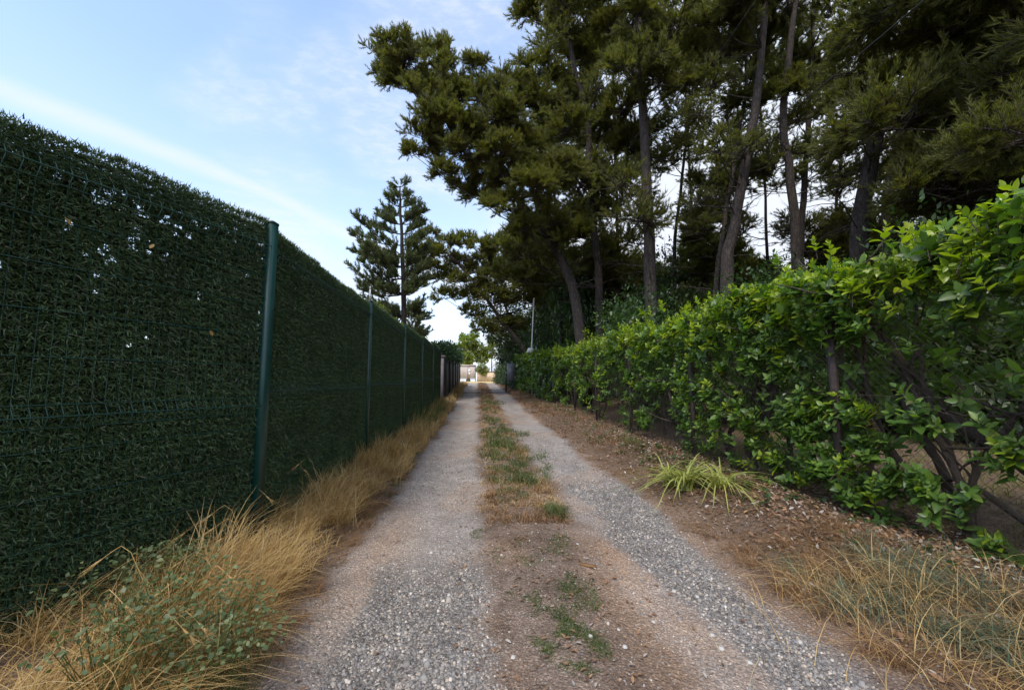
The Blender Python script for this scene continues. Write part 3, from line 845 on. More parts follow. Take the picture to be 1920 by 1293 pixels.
holes = [(1265, 390, 26, 75), (1350, 225, 30, 70), (1262, 320, 24, 75), (1440, 300, 30, 140), (1560, 330, 105, 52), (1440, 430, 32, 60), (1695, 350, 45, 26), (1335, 560, 30, 50), (1250, 545, 20, 60), (1600, 230, 30, 60), (1260, 230, 40, 60), (1690, 255, 24, 40)]
def inhole(x, y):
    return any(((x - a_) / (c_ + 10)) ** 2 + ((y - b_) / (d_ + 8)) ** 2 < 1 for a_, b_, c_, d_ in holes)
rs1 = np.random.RandomState(42)
cl = {i: [] for i in range(len(trees))}
cand = []
for _ in range(4000):
    x = rs1.uniform(960, 1990); y = rs1.uniform(-150, 540)
    lim = 530 if x < 1200 else (430 if x > 1700 else 350)
    if y > lim: continue
    r = rs1.uniform(38, 62)
    if x - r * .8 < 960 and y < 400: continue
    if inhole(x, y) and rs1.rand() < .7: continue
    if any((x - a_) ** 2 + (y - b_) ** 2 < (.42 * (r + c_)) ** 2 for a_, b_, c_ in cand): continue
    cand.append((x, y, r))
for x, y, r in cand:
    best = None
    for i, t_ in enumerate(trees):
        if i == 8 and (x < 1780 or y > 330): continue
        pts = t_['p']; xt = np.interp(-y, [-q[1] for q in pts], [q[0] for q in pts])
        d = abs(x - xt)
        if i == 7: d += 80
        if best is None or d < best[0]: best = (d, i)
    i = best[1]; cl[i].append(C(x, y, r, trees[i]['Y'], rs1.uniform(-1.3, 2.6)) + (('sparse',) if inhole(x, y) or rs1.rand() < .3 else ()))
for _ in range(95):
    x = rs1.uniform(1120, 1900); y = rs1.uniform(60, 440); r = rs1.uniform(40, 60)
    i = int(np.argmin([abs(x - np.interp(-y, [-q[1] for q in t_['p']], [q[0] for q in t_['p']])) for t_ in trees[:7]]))
    if inhole(x, y): continue
    cl[i].append(C(x, y, r, trees[i]['Y'], rs1.uniform(1.0, 3.6)) + ('sparse',))
print('pine clumps', len(cand))
for i, t_ in enumerate(trees):
    path = [G(t_['p'][0][0], t_['Y'])] + [P(x, y, t_['Y']) for x, y in t_['p']]
    if path[1][2] < path[0][2] + .3: path.pop(1)
    pine(t_['n'], t_['l'], path, t_['r'], t_['r'] * .45, cl[i], 200 + i, twigs=16, tz=(2.2, 8.5), group='pines of the wood behind the hedge')

for i, (xb, xt, Y, r, lb) in enumerate([(1262, 1300, 17, .09, 'thin pine stem right of the straight thick trunk, leaning right'), (1300, 1285, 19, .08, 'very thin upright pine stem in the gap left of the middle trunks'), (1160, 1150, 18, .09, 'thin dark pine stem between the forking pine and the thick straight one'),
                                         (1440, 1425, 17, .08, 'thin pine stem between the middle trunk and the curved one'), (1560, 1590, 16, .085, 'thin pine stem between the curved pair and the thick right trunk'), (1745, 1720, 14, .09, 'thin pine stem right of the bending trunk'), (1050, 1020, 19, .09, 'thin pine stem behind the foot of the big leaning pine')]):
    rq = np.random.RandomState(900 + i)
    pine('slender_pine', lb, [G(xb, Y), P(xb, 520, Y), P(xb * .6 + xt * .4, 350, Y), P(xt, 150, Y), P(xt + 8, 20, Y)], r, r * .4,
         [C(xt * .7 + xb * .3 + rq.uniform(-70, 70), rq.uniform(60, 420), rq.uniform(32, 46), Y, rq.uniform(-1, 1)) + ('sparse',) for _ in range(9)], 910 + i, twigs=18, tz=(2, 8), group='slender stems of the wood')

# second leaning pine further down the lane
c2 = [(800, 470, 22), (828, 482, 28), (868, 500, 30), (845, 455, 17), (905, 500, 32), (900, 545, 26), (940, 470, 34), (858, 528, 18), (930, 565, 30), (965, 520, 36), (815, 505, 18), (985, 570, 34), (1010, 500, 40), (945, 610, 24), (990, 450, 34), (960, 470, 36), (1000, 540, 40), (1020, 460, 44), (900, 470, 24), (960, 620, 26), (880, 560, 20), (1040, 560, 44), (1060, 500, 44), (920, 530, 30), (800, 500, 24), (835, 525, 26), (805, 445, 20), (870, 455, 26), (835, 560, 20), (880, 590, 20), (905, 620, 20)]
pine('leaning_pine', 'smaller pine leaning over the lane beyond the big one, its crown low in the middle', [G(1000, 21), P(985, 660, 21), P(940, 600, 21), P(890, 530, 21), P(845, 480, 20.6)],
     .15, .06, [C(x, y, r, 21, rs0.uniform(-1, 1)) for x, y, r in c2], 131, 'fardark', twigs=22, tz=(3, 7), lr=.04)

# the dark conifer beyond the fence on the left
def left_conifer():
    rs = np.random.RandomState(79); Y = 17.0
    b0 = G(757, Y); root = tag(empty('spreading_conifer', b0), 'dark conifer with tiered upturned boughs standing alone beyond the left fence', 'tree')
    pts = [b0, P(757, 560, Y), P(754, 470, Y), P(751, 400, Y), P(750, 350, Y)]
    pts = [q - b0 for q in pts]
    p, tv = trunk_mesh(pts, .13, .03, 9, .03, rs, 16)
    MB().add(*tv).build('trunk', M['bark'], root, True)
    cr, br = MB(), MB()
    sil = [(352, 4, 4), (368, 14, 12), (385, 30, 26), (400, 42, 50), (420, 55, 40), (440, 112, 45), (452, 100, 60), (470, 85, 52), (490, 92, 50), (515, 100, 52), (535, 82, 45), (560, 70, 40), (585, 62, 48), (610, 60, 50), (640, 50, 45)]
    ys = [s_[0] for s_ in sil]
    for k in range(92):
        y = 352 + (k / 91) ** .9 * 285 + rs.uniform(-7, 7)
        l_ = np.interp(y, ys, [s_[1] for s_ in sil]); r_ = np.interp(y, ys, [s_[2] for s_ in sil])
        sg = -1 if k % 2 else 1
        reach = (l_ if sg < 0 else r_) * rs.uniform(.72, 1.0)
        az = rs.uniform(-1.1, 1.1) * (1 if k % 3 else .4)
        a_ = P(751, y + reach * .30, Y) - b0
        a_ = p[int(np.argmin(np.abs(p[:, 2] - a_[2])))]
        e = P(751 + sg * reach, y - 2, Y) - b0
        ln = np.linalg.norm((e - a_)[:2]) + .1
        e = np.array([a_[0] + sg * ln * math.cos(az), a_[1] + ln * math.sin(az), e[2]])
        m = (a_ + e) / 2 + np.array([0, 0, rs.uniform(-.22, .02) * ln])
        q = smooth_path([a_, m, e], 9, .04 * ln, rs)
        br.add(*tube(q, np.linspace(.03, .008, 9), 4, False))
        # ropey twigs with thick needle brushes
        nb = int(6 + ln * 13)
        for j in range(nb):
            u = rs.uniform(.08, 1) ** .8; s0 = q[min(8, int(u * 8))]
            d = unit(unit(e - a_) * .8 + rdir(1, rs)[0] * .7 + np.array([0, 0, .95])); l2 = rs.uniform(.2, .5) * (1.1 - .3 * u)
            s1 = s0 + d * l2
            br.add(*tri_tubes([s0], [s1], .007, .004))
            nt_ = 5
            pos = s0 + (s1 - s0) * np.linspace(.25, 1.05, nt_)[:, None]
            cr.add(*scatter(TUFT_THICK[0], TUFT_THICK[1], pos, frames(np.tile(d, (nt_, 1)) + rdir(nt_, rs) * .2, rdir(nt_, rs)), rs.uniform(.85, 1.25, nt_)))
    tag(br.build('branches', M['bark'], root), kind='stuff'); cr.build('crown', M['needle_left'], root)
left_conifer()

# broadleaf trees
def broadleaf(name, label, path, r0, clumps, mat, seed, size=.10, n_per=110, group=None, shell=.35, cat='tree'):
    rs = np.random.RandomState(seed)
    b0 = np.array(path[0], float); b0[2] = float(ground(b0[0], b0[1]))
    root = tag(empty(name, b0), label, cat, group)
    path = [np.asarray(q, float) - b0 for q in path]; path[0][2] = -.1
    p, tv = trunk_mesh(path, r0, r0 * .4, 8, .05, rs)
    MB().add(*tv).build('trunk', M['stem'], root, True)
    br = MB(); cs = []; rr = []
    for c, r in clumps:
        c = np.asarray(c) - b0; a_ = nearest_on(p, c)
        q = smooth_path([a_, (a_ + c) / 2 + rs.uniform(-.1, .1, 3), c], 6, .05, rs)
        br.add(*tube(q, np.linspace(r0 * .35, .012, 6), 4, False))
        ns = 12; E = c + rdir(ns, rs) * r * .9
        br.add(*tri_tubes(q[rs.randint(2, 6, ns)], E, .012, .004))
        cs.append(c); rr.append(r)
    tag(br.build('branches', M['stem'], root), kind='stuff')
    leaf_cloud(cs, rr, n_per, size, seed, LEAF_S, shell, .85).build('crown', M[mat], root)
    return root
rs2 = np.random.RandomState(9)
def rc(lst, Y, jy): return [C(x, y, r, Y, rs2.uniform(-jy, jy)) for x, y, r in lst]
broadleaf('dark_tree', 'dark broadleaf tree overhanging the right side of the lane far down', [G(975, 27), P(972, 660, 27), P(955, 600, 27), P(945, 560, 27)], .16,
          rc([(905, 565, 22), (890, 590, 15), (930, 590, 26), (960, 600, 30), (925, 625, 22), (950, 640, 26), (985, 640, 28), (985, 590, 30), (940, 665, 17), (965, 675, 20), (905, 610, 13), (1010, 620, 30), (1000, 670, 22), (935, 550, 25), (960, 560, 26)], 27, 2), 'oak', 301, .17, 170)
broadleaf('sunlit_tree', 'pale yellow green broadleaf tree at the far end of the lane, centre', [G(878, 75), P(878, 690, 75), P(880, 650, 75)], .35,
          rc([(880, 640, 17), (862, 655, 16), (895, 655, 16), (850, 668, 13), (905, 670, 14), (875, 672, 15), (890, 625, 9), (918, 660, 14), (925, 640, 12), (868, 632, 9), (845, 655, 9)], 75, 3), 'lime', 302, .40, 120)
broadleaf('sunlit_tree', 'pale green tree crown showing over the far left fence', [G(838, 52), P(838, 690, 52), P(838, 660, 52)], .25,
          rc([(838, 660, 12), (825, 655, 9), (850, 672, 10), (812, 650, 8), (860, 680, 8)], 52, 2), 'lime', 303, .3, 110)
broadleaf('garden_shrub', 'light green shrub showing above the left fence under the conifer', [G(705, 14), P(705, 650, 14), P(705, 610, 14)], .06,
          rc([(700, 588, 22), (722, 605, 22), (740, 612, 20), (690, 600, 20), (715, 580, 16)], 14, .5), 'lime', 304, .09, 260, cat='shrub')
broadleaf('garden_shrub', 'loose light green bush with twigs above the far end of the left fence', [G(792, 22), P(792, 690, 22), P(792, 650, 22)], .06,
          rc([(790, 640, 14), (805, 650, 12), (778, 635, 12), (795, 625, 9), (768, 640, 10)], 22, .8), 'lime', 305, .12, 150, cat='shrub')
# clipped hedge above the dark sheet fence
def over_hedge():
    cs, rr = [], []; rs = np.random.RandomState(4)
    for y in np.arange(18.5, 32, .55):
        for k in range(2):
            cs.append(np.array([-1.5 - .45 * k + rs.uniform(-.1, .1), y, float(ground(FX, y)) + 2.0 + rs.uniform(-.15, .3)])); rr.append(rs.uniform(.38, .55))
    root = tag(empty('overgrown_hedge', (-1.7, 24, 0)), 'rounded dark hedge growing over the dark sheet fence far left', 'hedge')
    leaf_cloud([c - [-1.7, 24, 0] for c in cs], rr, 230, .13, 9).build('foliage', M['shrub'], root)
    st_ = MB()
    for y in np.arange(18.5, 32, 1.5): st_.add(*tube([(-.2, y - 24, .3), (-.15, y - 24, float(ground(FX, y)) + 2.2)], .035, 6))
    st_.build('stem', M['stem'], root)
over_hedge()

# background wood: two prototypes, copied
def proto(seed, H, mat, lab):
    rs = np.random.RandomState(seed); cls = []
    path = [np.array([0, 0, 0.0]), np.array([rs.uniform(-.4, .4), 0, H * .4]), np.array([rs.uniform(-.8, .8), rs.uniform(-.5, .5), H * .75]), np.array([rs.uniform(-.9, .9), 0, H])]
    for k in range(22):
        z = H * rs.uniform(.38, 1.02); q = 2.6 * (1.15 - z / H) + .6; az = rs.rand() * 6.28
        cls.append((np.array([math.cos(az) * q * rs.uniform(.3, 1), math.sin(az) * q * rs.uniform(.3, 1), z]), rs.uniform(.85, 1.3)))
    root = empty('wood_pine')
    p, tv = trunk_mesh(path, .16, .05, 8, .05, rs)
    MB().add(*tv).build('trunk', M['bark'], root, True)
    br = MB()
    for c, r in cls: clump_parts(nearest_on(p, c), c, r, rs, root, mat, br, .03)
    bare_twigs(p, 14, 1.7, rs, br, 1.2, H * .6)
    tag(br.build('branches', M['bark'], root), kind='stuff')
    return root
protos = [proto(501, 9.5, 'far', ''), proto(502, 8.0, 'far', ''), proto(503, 10.5, 'fardark', '')]
nearp = [proto(511, 11.5, 'side', ''), proto(512, 10.5, 'side', '')]
rs3 = np.random.RandomState(15)
spots = [(5.8, 18), (8.2, 20), (10.5, 17.5), (13.5, 19), (16.5, 18), (7.2, 24), (10, 24.5), (13, 25), (17, 23), (21, 21), (9, 29), (13, 31), (18, 29), (23, 27), (28, 25), (5.5, 27), (6.5, 33), (11, 36), (16.5, 37), (23, 35), (30, 33), (38, 30),
         (19, 14), (24, 16), (14.5, 14.5), (7.4, 38)]
used = [False] * 3
desc = ['olive pine in the depth of the wood, seen between the nearer trunks', 'sunlit olive pine standing far back in the wood', 'darker taller pine in the background of the wood']
for i, (x, y) in enumerate(spots):
    k = i % 3
    o = protos[k] if not used[k] else copy_tree(protos[k]); used[k] = True
    o.location = (x, y, float(ground(x, y)) - .1); o.rotation_euler = (0, 0, rs3.rand() * 6.28); s_ = rs3.uniform(.62, .85) if y < 26 else rs3.uniform(.75, 1.0); o.scale = (s_, s_, s_)
    tag(o, desc[k], 'tree', 'background pines of the wood, %s' % ['olive', 'sunlit', 'dark'][k])
# pines right of the camera, their crowns reaching in at top right
for i, (x, y) in enumerate([(9.4, 5.4), (12.0, 7.0), (15.0, 8.8)]):
    o = nearp[i] if i < 2 else copy_tree(nearp[i % 2]); o.location = (x, y, float(ground(x, y)) - .1); o.rotation_euler = (0, 0, rs3.rand() * 6.28)
    tag(o, 'pine close behind the hedge, mostly outside the picture', 'tree', 'near pines beside the lane')

# undergrowth behind the hedge
def shrub_proto(seed, mat, size, r=1.1):
    rs = np.random.RandomState(seed); root = empty('undergrowth_shrub')
    cs = [np.array([rs.uniform(-r, r) * .6, rs.uniform(-r, r) * .6, rs.uniform(.5, 2.1)]) for _ in range(9)]
    rr = [rs.uniform(.5, .8) for _ in cs]
    b_ = MB()
    for c in cs: b_.add(*tube(smooth_path([(0, 0, 0), c * np.array([.5, .5, .5]), c], 6, .08, rs), np.linspace(.03, .01, 6), 4, False))
    b_.build('stem', M['stem'], root)
    leaf_cloud(cs, rr, 420, size, seed, LEAF_S, .25).build('foliage', M[mat], root)
    return root
sp_ = [shrub_proto(601, 'shrub', .085), shrub_proto(602, 'oak', .10), shrub_proto(603, 'shrub', .075)]
su = [False] * 3
us = [(4.6, 9.5), (5.4, 7.8), (4.9, 12.5), (6.8, 10), (6.0, 14), (8.5, 11.5), (4.8, 16.5), (7.5, 15), (10, 14), (4.3, 20), (6.2, 19), (8.8, 18), (11.5, 17), (13.5, 14.5), (4.6, 24), (7, 23), (10, 21.5), (9.2, 8.2), (11.5, 10.5),
      (14, 20), (16, 16), (4.2, 28), (6.2, 28), (9, 27), (12, 26), (4, 32), (4.1, 36), (17, 12), (7.8, 7.2), (12.5, 8.5), (4.0, 40), (7.4, 5.6), (9.5, 7), (11.5, 8.6), (14, 10), (17, 12.5), (20, 14), (24, 17), (6.3, 6.8), (8.2, 4.2), (10.8, 5.6)]
for i, (x, y) in enumerate(us):
    k = i % 3; o = sp_[k] if not su[k] else copy_tree(sp_[k]); su[k] = True
    o.location = (x, y, float(ground(x, y)) - .05); o.rotation_euler = (0, 0, rs3.rand() * 6.28)
    s_ = rs3.uniform(1.0, 1.4) * (1.3 if y > 15 else 1); o.scale = (s_, s_, s_ * (1.5 if y > 11 else 1.0))
    tag(o, ['dense mid green shrub growing in the undergrowth under the pines', 'very dark large leaved shrub in the undergrowth under the pines', 'small leaved green shrub in the undergrowth under the pines'][k], 'shrub', 'undergrowth shrubs, ' + ['mid green', 'dark', 'small leaved'][k])
o = copy_tree(sp_[0]); o.location = P(1790, 520, 6.6) * [1, 1, 0] + [0, 0, .1]; o.scale = (1.35, 1.35, 1.75)
tag(o, 'tall bushy green shrub behind the near hedge at the right', 'shrub')
o = copy_tree(sp_[2]); o.location = P(1700, 520, 8) * [1, 1, 0] + [0, 0, .1]; o.scale = (1.2, 1.2, 1.5)
tag(o, 'second tall shrub behind the hedge, left of the tallest one', 'shrub')

# ------------------------------------------------------------------ right: chain link fence and living hedge
HX = 3.07
def hx(Y): return np.interp(Y, [0, 13, 19, 26, 40], [3.07, 3.07, 2.55, 2.2, 1.8])
def htop(Y):
    return 2.16 + rise(Y) * .93 + .12 * (fbm(np.asarray(Y) * 1.6, np.asarray(Y) * 0, 90, 3) - .5) * 2
def chain_fence():
    root = tag(empty('chain_link_fence', (HX, 6, 0)), 'old rusty chain link fence with thin steel posts in front of the green hedge', 'fence')
    for k in range(7):
        y = 3.25 + 2.35 * k; z = float(ground(HX, y))
        mb = MB(); hq = float(hx(y)) - HX; mb.add(*box((hq, y - 6, z + .92), (.035, .04, 2.05), 0, .004)); mb.add(*box((-.012 + hq, y - 6 + .02, z + .92), (.012, .05, 2.05)))
        mb.build('fence_post', M['rust'], root)
    mb = MB(); A, B = [], []
    zt, zb = 1.75, .12
    y0, y1 = .6, 10.5; sp = .062
    for y in np.arange(y0 - (zt - zb), y1, sp):
        for sg in (1, -1):
            a_ = np.array([y, zb]) if sg > 0 else np.array([y + (zt - zb), zb]); b_ = np.array([y + (zt - zb), zt]) if sg > 0 else np.array([y, zt])
            # cut to range
            for (p_, q_) in [(a_, b_)]:
                t0, t1 = 0, 1; d = q_ - p_
                if d[0] > 0: t0 = max(t0, (y0 - p_[0]) / d[0]); t1 = min(t1, (y1 - p_[0]) / d[0])
                else: t0 = max(t0, (y1 - p_[0]) / d[0]); t1 = min(t1, (y0 - p_[0]) / d[0])
                if t1 <= t0: continue
                A.append((0.02 * sg * .05, p_[0] + d[0] * t0 - 6, p_[1] + d[1] * t0 + .1)); B.append((0.02 * sg * .05, p_[0] + d[0] * t1 - 6, p_[1] + d[1] * t1 + .1))
    mb.add(*tri_tubes(A, B, .0012, .0012))
    for z in (.2, 1.05, 1.84): mb.add(*tube([(.0, -5.4, z), (0, 4.5, z), (0, 17, z + .35)], .0018, 4))
    mb.build('wire_mesh', M['netwire'], root)
    # fine mesh along the foot
    A, B = [], []
    for y in np.arange(.6, 8, .022):
        g = float(ground(HX, y)); A.append((-.01, y - 6, g)); B.append((-.01, y - 6, g + .34))
    for h in np.arange(.01, .35, .024):
        ys = np.arange(.6, 8, .3)
        for a_, b_ in zip(ys[:-1], ys[1:]):
            A.append((-.01, a_ - 6, float(ground(HX, a_)) + h)); B.append((-.01, b_ - 6, float(ground(HX, b_)) + h))
    MB().add(*tri_tubes(A, B, .0008, .0008)).build('foot_mesh', M['netwire'], root)
chain_fence()

def hedge():
    rs = np.random.RandomState(33)
    root = tag(empty('leafy_hedge', (3.5, 6, 0)), 'tall green leafy hedge with bright young shoots along the right of the lane', 'hedge')
    O = np.array([3.5, 6, 0])
    # crooked stems
    stems = []
    y = 2.6
    while y < 24:
        z = float(ground(3.5, y)); x = hx(y) + .38 + rs.uniform(-.15, .2)
        lean = rs.uniform(-.5, .5)
        b_ = MB(); near = y < 6
        p0 = np.array([x, y, z - .05]); h = htop(y) * rs.uniform(.75, .95)
        for q in range(3 if near else 2):
            e = np.array([x + rs.uniform(-.3, .25), y + lean + rs.uniform(-.7, .7), h])
            m1 = p0 + (e - p0) * .3 + np.array([rs.uniform(-.12, .12), rs.uniform(-.2, .2), -.1])
            m2 = p0 + (e - p0) * .65 + np.array([rs.uniform(-.15, .15), rs.uniform(-.15, .15), 0])
            p = smooth_path([p0, m1, m2, e], 10, .05, rs)
            b_.add(*tube(p, np.linspace(.034 if near else .03, .010, 10) * rs.uniform(.8, 1.15), 7, True, .25, rs)); stems.append(p)
            for k in range(7):
                s0 = p[rs.randint(3, 10)]; d = unit(np.array([rs.uniform(-1, .4), rs.uniform(-1, 1), rs.uniform(.0, 1)])); l = rs.uniform(.25, .6)
                b_.add(*tube(smooth_path([s0, s0 + d * l * .5 + rs.uniform(-.05, .05, 3), s0 + d * l + np.array([0, 0, .08])], 5, .02, rs), np.linspace(.013, .004, 5), 4, False))
        V = np.concatenate(b_.V) - O; b_.V = [V]
        b_.build('stem', M['stem'], root, True)
        y += rs.uniform(.45, .85) if y < 8 else rs.uniform(.9, 1.5)
    # heavy low limbs near the camera, seen through the fence at the far right
    for ctrl, r0 in (([(3.9, 1.9, .05), (3.75, 2.35, .45), (3.55, 2.75, .85), (3.5, 3.1, 1.35), (3.45, 3.3, 1.8)], .065), ([(3.95, 1.95, .05), (3.6, 2.0, .6), (3.5, 1.9, 1.2), (3.45, 1.6, 1.9)], .06), ([(3.7, 2.9, .05), (3.5, 2.85, .5), (3.42, 3.0, 1.0), (3.5, 2.9, 1.5)], .04),
                      ([(3.6, 4.1, .05), (3.4, 3.8, .45), (3.3, 3.3, .62)], .028), ([(3.6, 2.2, .1), (3.42, 2.6, .42), (3.32, 2.9, .5)], .026)):
        p = smooth_path([np.array(c) - O for c in ctrl], 14, .03, rs)
        MB().add(*tube(p, np.linspace(r0, r0 * .45, 14), 9, True, .3, rs)).build('limb', M['stem'], root, True)
    # sprigs
    def sprigs(n, Ya, Yb, mode):
        Yv = Ya + (Yb - Ya) * rs.rand(n) ** (1.0)
        T = htop(Yv)
        if mode == 'face':
            gz = ground(HX, Yv); z = gz + .10 + (T - gz - .10) * rs.rand(n) ** .9
            X = hx(Yv) - .10 + .18 * rs.rand(n) + .10 * (fbm(Yv * 1.5, z * 1.5, 95, 3) - .5) * 2 - .12 * sstep(T - .9, T - .2, z) * rs.rand(n)
            dens = sstep(.42, .58, fbm(Yv * 1.9 + 3, z * 2.3, 97, 3) + .22 * sstep(T - .9, T - .3, z) - .05 * (1 - sstep(.4, .9, z - gz)))
            k = rs.rand(n) < dens + .05
            ax = unit(np.stack([-.75 + rs.normal(0, .4, n), rs.normal(0, .5, n), .65 + rs.normal(0, .35, n)], 1))
        elif mode == 'top':
            X = hx(Yv) - .12 + rs.rand(n) * .95; z = T - .20 + .24 * rs.rand(n) + .42 * rs.rand(n) ** 4 * sstep(.35, .65, fbm(Yv * 3, Yv * 0 + X, 44, 3))
            k = np.ones(n, bool)
            ax = unit(np.stack([-.15 + rs.normal(0, .28, n), rs.normal(0, .28, n), np.ones(n)], 1))
        else:
            gz = ground(HX, Yv); z = gz + .45 + (T - gz - .5) * rs.rand(n); X = hx(Yv) + .25 + rs.rand(n) * .65
            k = rs.rand(n) < .25 + .75 * sstep(gz + .6, gz + 1.2, z)
            ax = unit(rdir(n, rs) + np.array([-.2, 0, .8]))
        return np.stack([X, Yv, z], 1)[k], ax[k]
    near_leaf = []; mbs = {'hedge': MB(), 'hedge_new': MB()}; tw = MB()
    def leaves_of(pos, ax, nleaf, sl, size, tmpl, matk, collect=False, spread=(.75, 1.25)):
        n = len(pos)
        U = unit(np.cross(ax, rdir(n, rs))); W = np.cross(ax, U)
        for q in range(nleaf):
            f = q / (nleaf - 1)
            an = q * 2.4 + rs.uniform(-.35, .35, n)
            rd = U * np.cos(an)[:, None] + W * np.sin(an)[:, None]
            tilt = (spread[1] + (spread[0] - spread[1]) * f) + rs.normal(0, .15, n)      # angle from the shoot axis
            d = ax * np.cos(tilt)[:, None] + rd * np.sin(tilt)[:, None]
            nr = unit(ax * np.sin(tilt)[:, None] - rd * np.cos(tilt)[:, None] + np.array([0, 0, .35]))
            base = pos + ax * (sl * (f - 1))[..., None] if np.ndim(sl) else pos + ax * sl * (f - 1)
            Mx = frames(d, nr); sz = size * (1.05 - .5 * f) * rs.uniform(.6, 1.2, n) * np.where(rs.rand(n) < .2, .7, 1)
            if collect: near_leaf.append((base, Mx, sz, matk))
            else: mbs[matk].add(*scatter(tmpl[0], tmpl[1], base, Mx, sz))
    specs = [(1.25, 4.5, 760, 220, 420, 9, .112, LEAF), (4.5, 9, 620, 210, 320, 9, .11, LEAF), (9, 16, 650, 260, 300, 8, .12, LEAF_S), (16, 24, 500, 220, 140, 7, .14, LEAF_S)]
    for (ya, yb, nf, ntp, nin, nl, sz, tm) in specs:
        nf = int(nf * 1.9)
        pos, ax = sprigs(nf, ya, yb, 'face')
        first = ya < 2
        if first:   # low sprays of leaves that push out through the wire near the camera
            for (px, py, Y_, m_) in ((1690, 900, 2.95, 16), (1745, 925, 2.8, 14), (1640, 905, 3.2, 10), (1540, 870, 3.6, 14), (1500, 800, 3.9, 10), (1480, 765, 4.1, 12), (1840, 1035, 2.4, 9), (1875, 850, 2.4, 9), (1600, 780, 3.4, 8), (1730, 790, 2.9, 9), (1400, 790, 4.6, 12), (1450, 870, 4.2, 10)):
                q0 = P(px, py, 1.0) - [0, 0, EYE]; q0 = q0 * ((HX - .06) / q0[0]) + [0, 0, EYE]
                pos = np.concatenate([pos, q0 + rs.normal(0, .075, (m_, 3)) * np.array([.5, 1.2, .9])])
                ax = np.concatenate([ax, unit(np.stack([rs.normal(-.7, .3, m_), rs.normal(0, .5, m_), rs.normal(.6, .3, m_)], 1))])
        tw.add(*tri_tubes(pos - ax * .16, pos, .004, .002))
        newm = rs.rand(len(pos)) < .10 + .35 * sstep(-.55, -.15, pos[:, 2] - htop(pos[:, 1]))
        for mk, sel in (('hedge', ~newm), ('hedge_new', newm)):
            leaves_of(pos[sel], ax[sel], nl, .10, sz, tm, mk, first)
        pos, ax = sprigs(ntp * 2, ya, yb, 'top')
        tw.add(*tri_tubes(pos - ax * .22, pos, .004, .002))
        newm = rs.rand(len(pos)) < .8
        for mk, sel in (('hedge', ~newm), ('hedge_new', newm)):
            leaves_of(pos[sel], ax[sel], nl + 1, .13, sz * .85, tm, mk, first, (.45, 1.15))
        pos, ax = sprigs(nin * 2, ya, yb, 'in')
        leaves_of(pos, ax, nl - 1, .10, sz * 1.0, LEAF_S, 'hedge')
    # nearest leaves: individual objects, the rest joined
    B_ = np.concatenate([b for b, m_, s, k in near_leaf]); MM = np.concatenate([m_ for b, m_, s, k in near_leaf]); SS = np.concatenate([s for b, m_, s, k in near_leaf])
    KK = np.concatenate([np.full(len(b), k == 'hedge_new') for b, m_, s, k in near_leaf])
    dd = B_ - np.array([0, 0, EYE]); z_ = dd @ Fv; xx = dd @ Rv / z_ * FPX + 960; yy = 646.5 - dd @ Uv / z_ * FPX
    inv = (z_ > .3) & (xx < 1915) & (yy > 0) & (yy < 1290)
    score = np.where(inv, SS / np.maximum(z_, .1), 0); order = np.argsort(-score)
    solo = order[:300]; rest = order[300:]
    lm = []
    for k, mk in ((0, 'hedge'), (1, 'hedge_new')):
        for q in range(3):
            V, F = leaf_shape(droop=[.08, .18, .28][q], fold=[.05, .08, .10][q])
            me = mesh('leaf', V, F); me.materials.append(M[mk]); me.polygons.foreach_set('use_smooth', np.ones(len(me.polygons), bool)); lm.append(me)
    from mathutils import Matrix
    for i in solo:
        o = link('leaf', lm[(3 if KK[i] else 0) + int(i) % 3], None, root)
        mt = Matrix([[*(MM[i][r_] * SS[i]), B_[i][r_] - O[r_]] for r_ in range(3)] + [[0, 0, 0, 1]])
        o.matrix_local = mt
    for k, mk in ((False, 'hedge'), (True, 'hedge_new')):
        s_ = rest[KK[rest] == k]
        mbs[mk].add(*scatter(LEAF[0], LEAF[1], B_[s_], MM[s_], SS[s_]))
    for mk, nm in (('hedge', 'foliage'), ('hedge_new', 'young_foliage')):
        b_ = mbs[mk]; b_.V = [v - O for v in b_.V]
        tag(b_.build(nm, M[mk], root, True), kind='stuff')
    tw.V = [v - O for v in tw.V]; tag(tw.build('twigs', M['stem'], root), kind='stuff')
hedge()

def ivy_wall():
    cs, rr = [], []; rs = np.random.RandomState(14)
    for y in np.arange(22.5, 42, .7):
        for h in (.4, 1.1, 1.8, 2.5, 3.2):
            cs.append(np.array([hx(y) + .3 + rs.uniform(-.15, .25) + .12 * h, y + rs.uniform(-.2, .2), float(ground(2, y)) + h + rs.uniform(-.15, .15)])); rr.append(rs.uniform(.45, .7))
    root = tag(empty('ivy_hedge', (2.5, 30, 0)), 'high dark ivy covered hedge along the right of the lane far down', 'hedge')
    leaf_cloud([c - [2.5, 30, 0] for c in cs], rr, 150, .13, 19, LEAF_S, .4).build('foliage', M['oak'], root)
    b_ = MB()
    for y in np.arange(23, 42, 1.3):
        g = float(ground(2, y)); b_.add(*tube([(hx(y) - 1.9, y - 30, g - .1), (hx(y) - 1.8, y - 30 + .2, g + 1.5), (hx(y) - 1.7, y - 30, g + 3.2)], [.05, .04, .02], 6))
    b_.build('stem', M['stem'], root)
ivy_wall()

